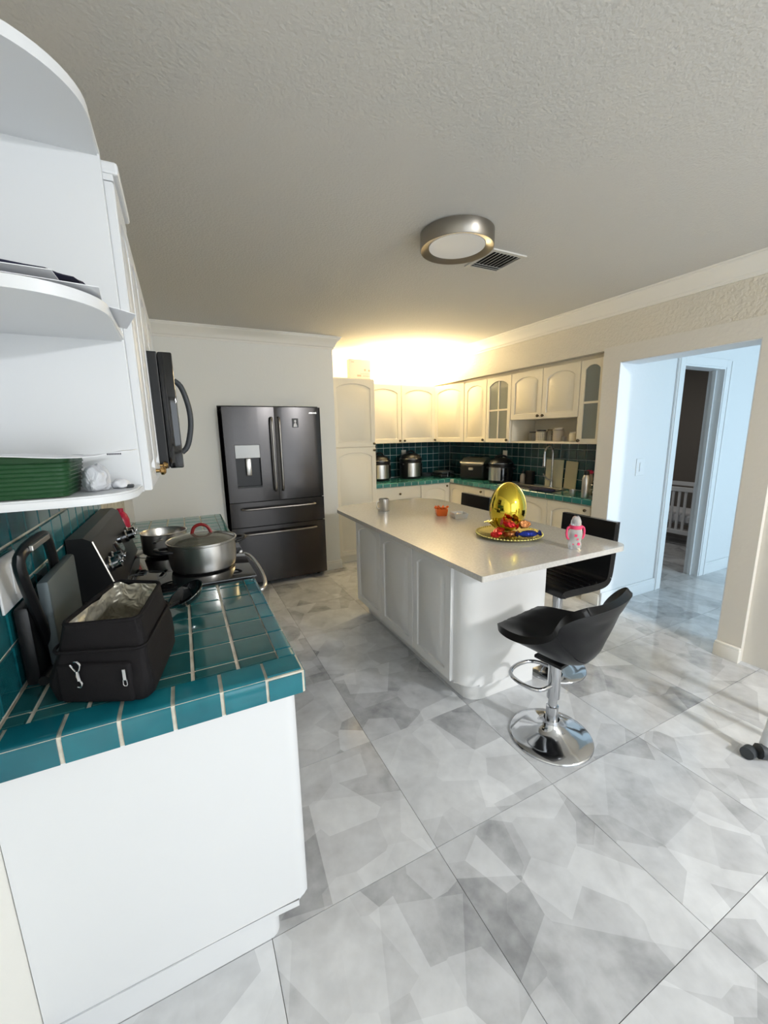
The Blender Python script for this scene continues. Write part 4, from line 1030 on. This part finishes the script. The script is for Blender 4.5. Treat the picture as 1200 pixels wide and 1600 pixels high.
# ------------------------------------------------------------------ far counter appliances
def cooker(label, x, y, r, h, rz, front=True):
    t = thing('pressure_cooker', label, 'pressure cooker', (x, y, .9018), rz)
    obj('body', lath([(0, 0), (r*.92, 0), (r, .02), (r, h*.62), (r*.97, h*.64), (0, h*.64)], n=32), black_m, t, smooth=40)
    bm = B(); n = 10; a0, a1 = -PI/2-1.0, -PI/2+.25
    for k in range(n):
        a, b_ = a0+(a1-a0)*k/n, a0+(a1-a0)*(k+1)/n
        prism(bm, [((r+.001)*math.cos(a), (r+.001)*math.sin(a)), ((r+.001)*math.cos(b_), (r+.001)*math.sin(b_)), ((r+.005)*math.cos(b_), (r+.005)*math.sin(b_)), ((r+.005)*math.cos(a), (r+.005)*math.sin(a))], .03, h*.58)
    obj('steel_band', bm, steel_m, t)
    bm = B(); a0, a1 = -PI/2+.28, -PI/2+.85
    for k in range(5):
        a, b_ = a0+(a1-a0)*k/5, a0+(a1-a0)*(k+1)/5
        prism(bm, [((r+.001)*math.cos(a), (r+.001)*math.sin(a)), ((r+.001)*math.cos(b_), (r+.001)*math.sin(b_)), ((r+.010)*math.cos(b_), (r+.010)*math.sin(b_)), ((r+.010)*math.cos(a), (r+.010)*math.sin(a))], .03, h*.56)
    obj('control_panel', bm, gloss_m, t)
    ld = obj('lid', lath([(0, h*.645), (r*1.02, h*.645), (r*1.04, h*.70), (r*.98, h*.76), (r*.80, h*.86), (r*.4, h*.92), (0, h*.93)], n=32), black_m, t, smooth=40)
    obj('lid_band', lath([(r*1.0, h*.715), (r*1.045, h*.72), (r*1.03, h*.745), (r*.98, h*.75)], ring=True, n=32), chrome_m, ld, smooth=60)
    obj('lid_handle', tb(smoothpts([(-r*.5, 0, h*.84), (-r*.4, 0, h*1.0), (r*.4, 0, h*1.0), (r*.5, 0, h*.84)]), .012), black_m, ld, smooth=1)
    for s in (-1, 1): obj('side_grip', bx(s*r*.98, s*(r+.026), -.03, .03, h*.5, h*.58, .006), black_m, t)
    return t
cooker('steel-banded pressure cooker half hidden by the tall pantry', 2.25, 4.66, .135, .345, .3)
cooker('steel-banded pressure cooker below the wall outlet on the far wall', 2.71, 4.66, .145, .355, .25)
cooker('round-lidded pressure cooker beside the boxy fryer, near the sink', 3.34, 3.64, .138, .31, -1.0)
# air fryer / bread machine
t = thing('deep_fryer', 'boxy black fryer with sloping silver lid in the far right corner', 'fryer', (3.36, 4.10, .9018), -1.15)
obj('body', bx(-.17, .17, -.15, .15, .002, .200, .035, seg=4), black_m, t, smooth=40)
bm = B(); P = [(-.15, .190), (.15, .190), (.15, .245), (.05, .275), (-.07, .265), (-.15, .215)]
A = [bm.verts.new((-.16, y, z)) for y, z in P]; E = [bm.verts.new((.16, y, z)) for y, z in P]
for i in range(6): j = (i+1) % 6; bm.faces.new((A[i], A[j], E[j], E[i]))
bm.faces.new(A); bm.faces.new(E); bmesh.ops.bevel(bm, geom=list(bm.edges), offset=.008, segments=2, affect='EDGES'); ld = obj('lid', bm, steel_m, t, smooth=40)
obj('lid_window', bx(-.08, .08, -.05, .07, .2725, .2785, .002), gloss_m, ld)
obj('front_handle', bx(-.03, .03, -.172, -.148, .12, .15, .006), steel_m, t)
# waffle iron and low pan in the corner
t = thing('waffle_maker', 'low black waffle maker with chrome latch in the counter corner', 'waffle maker', (3.14, 4.51, .9018))
obj('body', bx(-.11, .10, -.10, .10, .002, .045, .012), black_m, t, smooth=40)
obj('lid', bx(-.10, .10, -.10, .10, .050, .085, .014), grey_m, t, smooth=40)
obj('latch', bx(-.02, .02, -.118, -.100, .004, .075, .003), chrome_m, t)
t = thing('frying_pan', 'small dark pan lying against the far tiled wall', 'pan', (3.02, 4.755, .9018))
obj('vessel', lath([(0, 0), (.075, 0), (.092, .04), (.089, .04), (.073, .005), (0, .005)], n=28), grey_m, t, smooth=40)
obj('handle', tb([(.09, 0, .035), (.14, .01, .045)], .008), black_m, t, smooth=1)
# outlets in the splash
for i, (o, U, Nn, lab) in enumerate((((2.72, YB-.0135, 1.15), (1, 0, 0), (0, -1, 0), 'grey outlet on the far tiled wall between two pressure cookers'), ((3.4835, 3.73, 1.15), (0, -1, 0), (-1, 0, 0), 'white outlet on the right tiled wall above the cooker'))):
    t = thing('wall_outlet', lab, 'outlet', o); M = frameM(o, U, Nn)
    b = bx(-.035, .035, 0, .005, 0, .115, .001); b.transform(M); obj('cover_plate', b, trim_m if i else vent_m, t, world=True)
    b = B(); box(b, -.017, .017, .0052, .007, .018, .048); box(b, -.017, .017, .0052, .007, .066, .096); b.transform(M); obj('socket', b, trim_m, t, world=True)
# sink area
t = thing('cutting_board', 'pale yellow cutting board leaning behind the faucet', 'cutting board', (3.47, 2.95, .90))
b = bx(0, .009, -.10, .12, 0, .29, .003); b.transform(Matrix.Translation((3.467, 2.98, .9015)) @ Matrix.Rotation(.03, 4, 'Y')); obj('board', b, board_m, t, world=True)
t2 = thing('cutting_board', 'cream cutting board leaning at a slant, right of the faucet', 'cutting board', (3.45, 2.82, .90))
b = bx(0, .009, -.07, .07, 0, .28, .003); b.transform(Matrix.Translation((3.467, 2.79, .9045)) @ Matrix.Rotation(.03, 4, 'Y') @ Matrix.Rotation(.04, 4, 'X')); obj('board', b, board2_m, t2, world=True)
t = thing('soap_caddy', 'dark dish caddy with soap bottle beside the sink', 'caddy', (3.40, 3.28, .9018))
obj('holder', bx(-.024, .024, -.05, .05, .001, .15, .006), black_m, t, smooth=40)
t.location = (3.456, 3.30, .9018)
t = thing('soap_bottle', 'clear soap bottle with black pump left of the faucet', 'bottle', (3.450, 3.40, .9018))
obj('bottle_body', lath([(0, 0), (.026, 0), (.029, .01), (.029, .09), (.014, .115), (0, .115)], n=20), milky_m, t, smooth=40)
b = lath([(0, .1155), (.013, .1155), (.013, .14), (0, .14)], n=12); tube(b, [(0, 0, .14), (0, 0, .165), (-.035, 0, .165)], .005, n=6); obj('pump', b, black_m, t, smooth=40)
lump('dish_cloth', 'black dish cloth draped over the front edge of the sink', 'cloth', 3.150, 2.86, .9068, .055, .16, .02, navy_m, 11, .25)
t = thing('steel_cup', 'small steel cup on the counter next to the dish rack', 'cup', (3.16, 2.50, .9018))
obj('cup', lath([(0, 0), (.024, 0), (.032, .055), (.030, .055), (.022, .003), (0, .003)], n=24), steel_m, t, smooth=40)
t = thing('steel_bottle', 'tall brushed steel drink bottle with black cap at the counter end', 'bottle', (3.145, 2.36, .9018))
obj('bottle_body', lath([(0, 0), (.031, 0), (.033, .004), (.033, .17), (.026, .19), (.022, .20), (0, .20)], n=28), steel_m, t, smooth=40)
obj('cap', lath([(0, .2005), (.023, .2005), (.023, .232), (.018, .236), (0, .236)], n=20), black_m, t, smooth=40)
t = thing('baby_cup', 'pale baby bottle with pink flower cap behind the steel bottle', 'bottle', (3.33, 2.47, .9018))
obj('bottle_body', lath([(0, 0), (.03, 0), (.033, .01), (.030, .08), (.034, .15), (.028, .19), (0, .19)], n=24), milky_m, t, smooth=40)
b = B()
for k in range(5): bmesh.ops.create_icosphere(b, subdivisions=1, radius=.018, matrix=Matrix.Translation((.018*math.cos(k*1.257), .018*math.sin(k*1.257), .208)))
obj('cap', b, pink_m, t, smooth=1)
t = thing('dish_rack', 'small wire dish rack at the right end of the counter', 'dish rack', (3.28, 2.34, .9018))
b = B()
for z in (.006, .07, .11): tube(b, [(-.07, -.075, z), (.14, -.075, z), (.14, .07, z), (-.07, .07, z)], .003, n=5, closed=True)
for k in range(6): tube(b, [(-.07+.042*k, -.075, .006), (-.07+.042*k, -.075, .11)], .002, n=5); tube(b, [(-.07+.042*k, .07, .006), (-.07+.042*k, .07, .11)], .002, n=5)
obj('wire_frame', b, chrome_m, t, smooth=1)
# jars in the niche
ZJ = 1.3868
def jar(label, y, x, r, h, m, lm, cap=True, name='storage_jar'):
    t = thing(name, label, 'jar', (x, y, ZJ)); obj('vessel', lath([(0, 0), (r, 0), (r*1.02, .004), (r*1.02, h*.8), (r*.8, h*.88), (0, h*.88)], n=20), m, t, smooth=40)
    if cap: obj('lid', lath([(0, h*.885), (r*.85, h*.885), (r*.85, h), (0, h)], n=20), lm, t, smooth=40)
    return t
jar('glass jar with grey lid, leftmost in the open niche', 3.14, 3.30, .040, .095, glass_m, grey_m)
j = jar('white canister with black grid pattern in the open niche', 3.01, 3.28, .052, .11, cream_m, black_m)
bm = B()
for k in range(16):
    a = 2*PI*k/16; box(bm, -.0012, .0012, -.0006, .0006, .01, .085); 
    vs = bm.verts[-8:] if False else None
bm.free(); bm = B()
for z in (.015, .032, .049, .066, .083): lathe(bm, [(.0532, z), (.0538, z), (.0538, z+.002), (.0532, z+.002)], ring=True, n=20)
for k in range(20):
    a = 2*PI*k/20; tube(bm, [(.0535*math.cos(a), .0535*math.sin(a), .01), (.0535*math.cos(a), .0535*math.sin(a), .086)], .0010, n=4)
obj('grid_print', bm, black_m, j)
jar('small clear jar with dark knob lid, middle of the open niche', 2.895, 3.27, .026, .115, glass_m, knob_m)
jar('wide glass jar with cream lid in the open niche', 2.80, 3.28, .048, .125, milky_m, cream_m)
jar('cream pot at the right end of the open niche', 2.62, 3.26, .032, .085, cream_m, trim_m)
jar('short clear glass between the wide jar and the cream pot', 2.71, 3.25, .024, .05, glass_m, glass_m, False, 'drinking_glass')

# ------------------------------------------------------------------ ceiling lamp and vent
t = thing('ceiling_lamp', 'round flush ceiling lamp with brushed nickel ring', 'ceiling lamp', (1.335, 1.825, 2.385))
z1 = ZC-.0005-2.385
obj('ring', lath([(.182, z1-.004), (.182, .003), (.179, .0), (.142, .013), (.1395, .016), (.176, .020), (.176, z1-.004)], n=64), nickel_m, t, smooth=50)
obj('diffuser', lath([(0, .012), (.1385, .012), (.1385, .017), (0, .017)], n=64), diff_m, t, smooth=50)
obj('mount_plate', lath([(0, z1-.012), (.174, z1-.012), (.174, z1), (0, z1)], n=48), trim_m, t)
t = thing('ceiling_vent', 'square metal air vent in the ceiling beside the round lamp', 'vent', (1.735, 2.0, ZC))
x0, x1, y0, y1 = 1.615, 1.855, 1.875, 2.13; bm = B(); zt = ZC-.0005
for (a, b_, c, d) in ((x0, x1, y0, y0+.022), (x0, x1, y1-.022, y1), (x0, x0+.022, y0+.022, y1-.022), (x1-.022, x1, y0+.022, y1-.022)): box(bm, a, b_, c, d, zt-.008, zt)
obj('frame', bm, vent_m, t, world=True)
obj('duct_shade_sheet', bx(x0+.022, x1-.022, y0+.022, y1-.022, zt-.002, zt), dark_m, t, world=True)  # flat dark sheet, its colour stands for the shade inside the duct
for k in range(7):
    b = bx(-.008, .008, y0+.024, y1-.09, -.001, .001); b.transform(Matrix.Translation((x0+.040+.026*k, 0, zt-.010)) @ Matrix.Rotation(-.5, 4, 'Y')); obj('slat', b, vent_m, t, world=True)
for k in range(3):
    b = bx(x0+.024, x1-.024, -.008, .008, -.001, .001); b.transform(Matrix.Translation((0, y1-.075+.022*k, zt-.010)) @ Matrix.Rotation(.45, 4, 'X')); obj('slat', b, vent_m, t, world=True)
t = thing('ceiling_lamp', 'square flush ceiling lamp over the dining end behind the camera', 'ceiling lamp', (2.5, -2.0, 2.38))
obj('frame', bx(2.28, 2.72, -2.22, -1.78, 2.405, ZC-.001, .004), trim_m, t, world=True)
obj('diffuser', bx(2.30, 2.70, -2.20, -1.80, 2.385, 2.405, .003), diff_m, t, world=True)

area('inner_room_fill_light', (5.0, 3.2, 2.40), (5.2, 3.2, 0), .3, .3, 6, (1, .96, .90))  # added fill to brighten the crib room; the unseen fixture below is made up
t = thing('ceiling_lamp', 'added small round ceiling lamp, unseen, brightening the dim room beyond the hall', 'ceiling lamp', (5.0, 3.2, 2.42))
obj('diffuser', lath([(0, .0), (.16, .0), (.17, .015), (.17, .0385), (0, .0385)], n=32), diff_m, t)
# window frame behind the camera
bm = B()
for x in (.1, 1.66, 3.24): box(bm, x, x+.06, -2.88, -2.82, .2, 2.3)
box(bm, .16, 3.24, -2.88, -2.82, .2, .26); box(bm, .16, 3.24, -2.88, -2.82, 2.24, 2.3)
struct('window_1', bm, trim_m)

# ------------------------------------------------------------------ crib in the dark room, high chair at the right edge
t = thing('baby_crib', 'white slatted baby crib in the dim room beyond the hall', 'crib', (5.7, 3.0, 0))
cx = 5.62
for (x, y) in ((cx, 2.70), (cx, 3.95), (cx+.62, 2.70), (cx+.62, 3.95)): obj('post', bx(x-.02, x+.02, y-.02, y+.02, .001, .80, .004), hallt_m, t, world=True)
for z in (.15, .70): 
    obj('rail', bx(cx-.015, cx+.015, 2.721, 3.929, z, z+.055, .004), hallt_m, t, world=True); obj('rail', bx(cx+.605, cx+.635, 2.721, 3.929, z, z+.055, .004), hallt_m, t, world=True)
y = 2.80
while y < 3.9: obj('slat', bx(cx-.008, cx+.008, y-.014, y+.014, .2055, .6995), hallt_m, t, world=True); y += .072
obj('mattress', bx(cx+.02, cx+.60, 2.73, 3.92, .30, .40, .02), paper_m, t, world=True)
obj('end_panel', bx(cx+.0205, cx+.5995, 2.69, 2.71, .16, .75, .003), hallt_m, t, world=True)

t = thing('high_chair', 'white high chair with dark grey wheeled foot at the right edge', 'high chair', (2.38, .62, 0))
obj('leg', tb([(2.235, .66, .045), (2.30, .65, .30), (2.42, .63, .572)], .030, flat=.7), white_m, t, world=True, smooth=1)
obj('leg', tb([(2.62, .66, .03), (2.60, .65, .30), (2.54, .63, .572)], .030, flat=.7), white_m, t, world=True, smooth=1)
obj('foot', tb([(2.205, .675, .045), (2.26, .64, .040), (2.42, .55, .030)], .020, taper=[.034, .030, .024]), grey_m, t, world=True, smooth=1)
obj('foot', tb([(2.64, .675, .045), (2.60, .64, .032), (2.44, .55, .025)], .020, taper=[.026, .022, .018]), grey_m, t, world=True, smooth=1)
for x in (2.44, 2.62): obj('leg', tb([(x, .36, .024), (x-.01, .47, .30), (x-.02, .56, .572)], .020), white_m, t, world=True, smooth=1)
for x in (2.185, 2.655):
    b = lath([(0, 0), (.027, 0), (.028, .006), (.028, .034), (.027, .04), (0, .04)], n=20); b.transform(Matrix.Translation((x-.02, .700, .0285)) @ Matrix.Rotation(PI/2, 4, 'Y')); obj('caster', b, grey_m, t, world=True, smooth=40)
obj('seat', bx(2.37, 2.69, .48, .78, .57, .62, .02), white_m, t, world=True, smooth=40)
obj('backrest', bx(2.37, 2.69, .45, .48, .60, .98, .012), white_m, t, world=True, smooth=40)
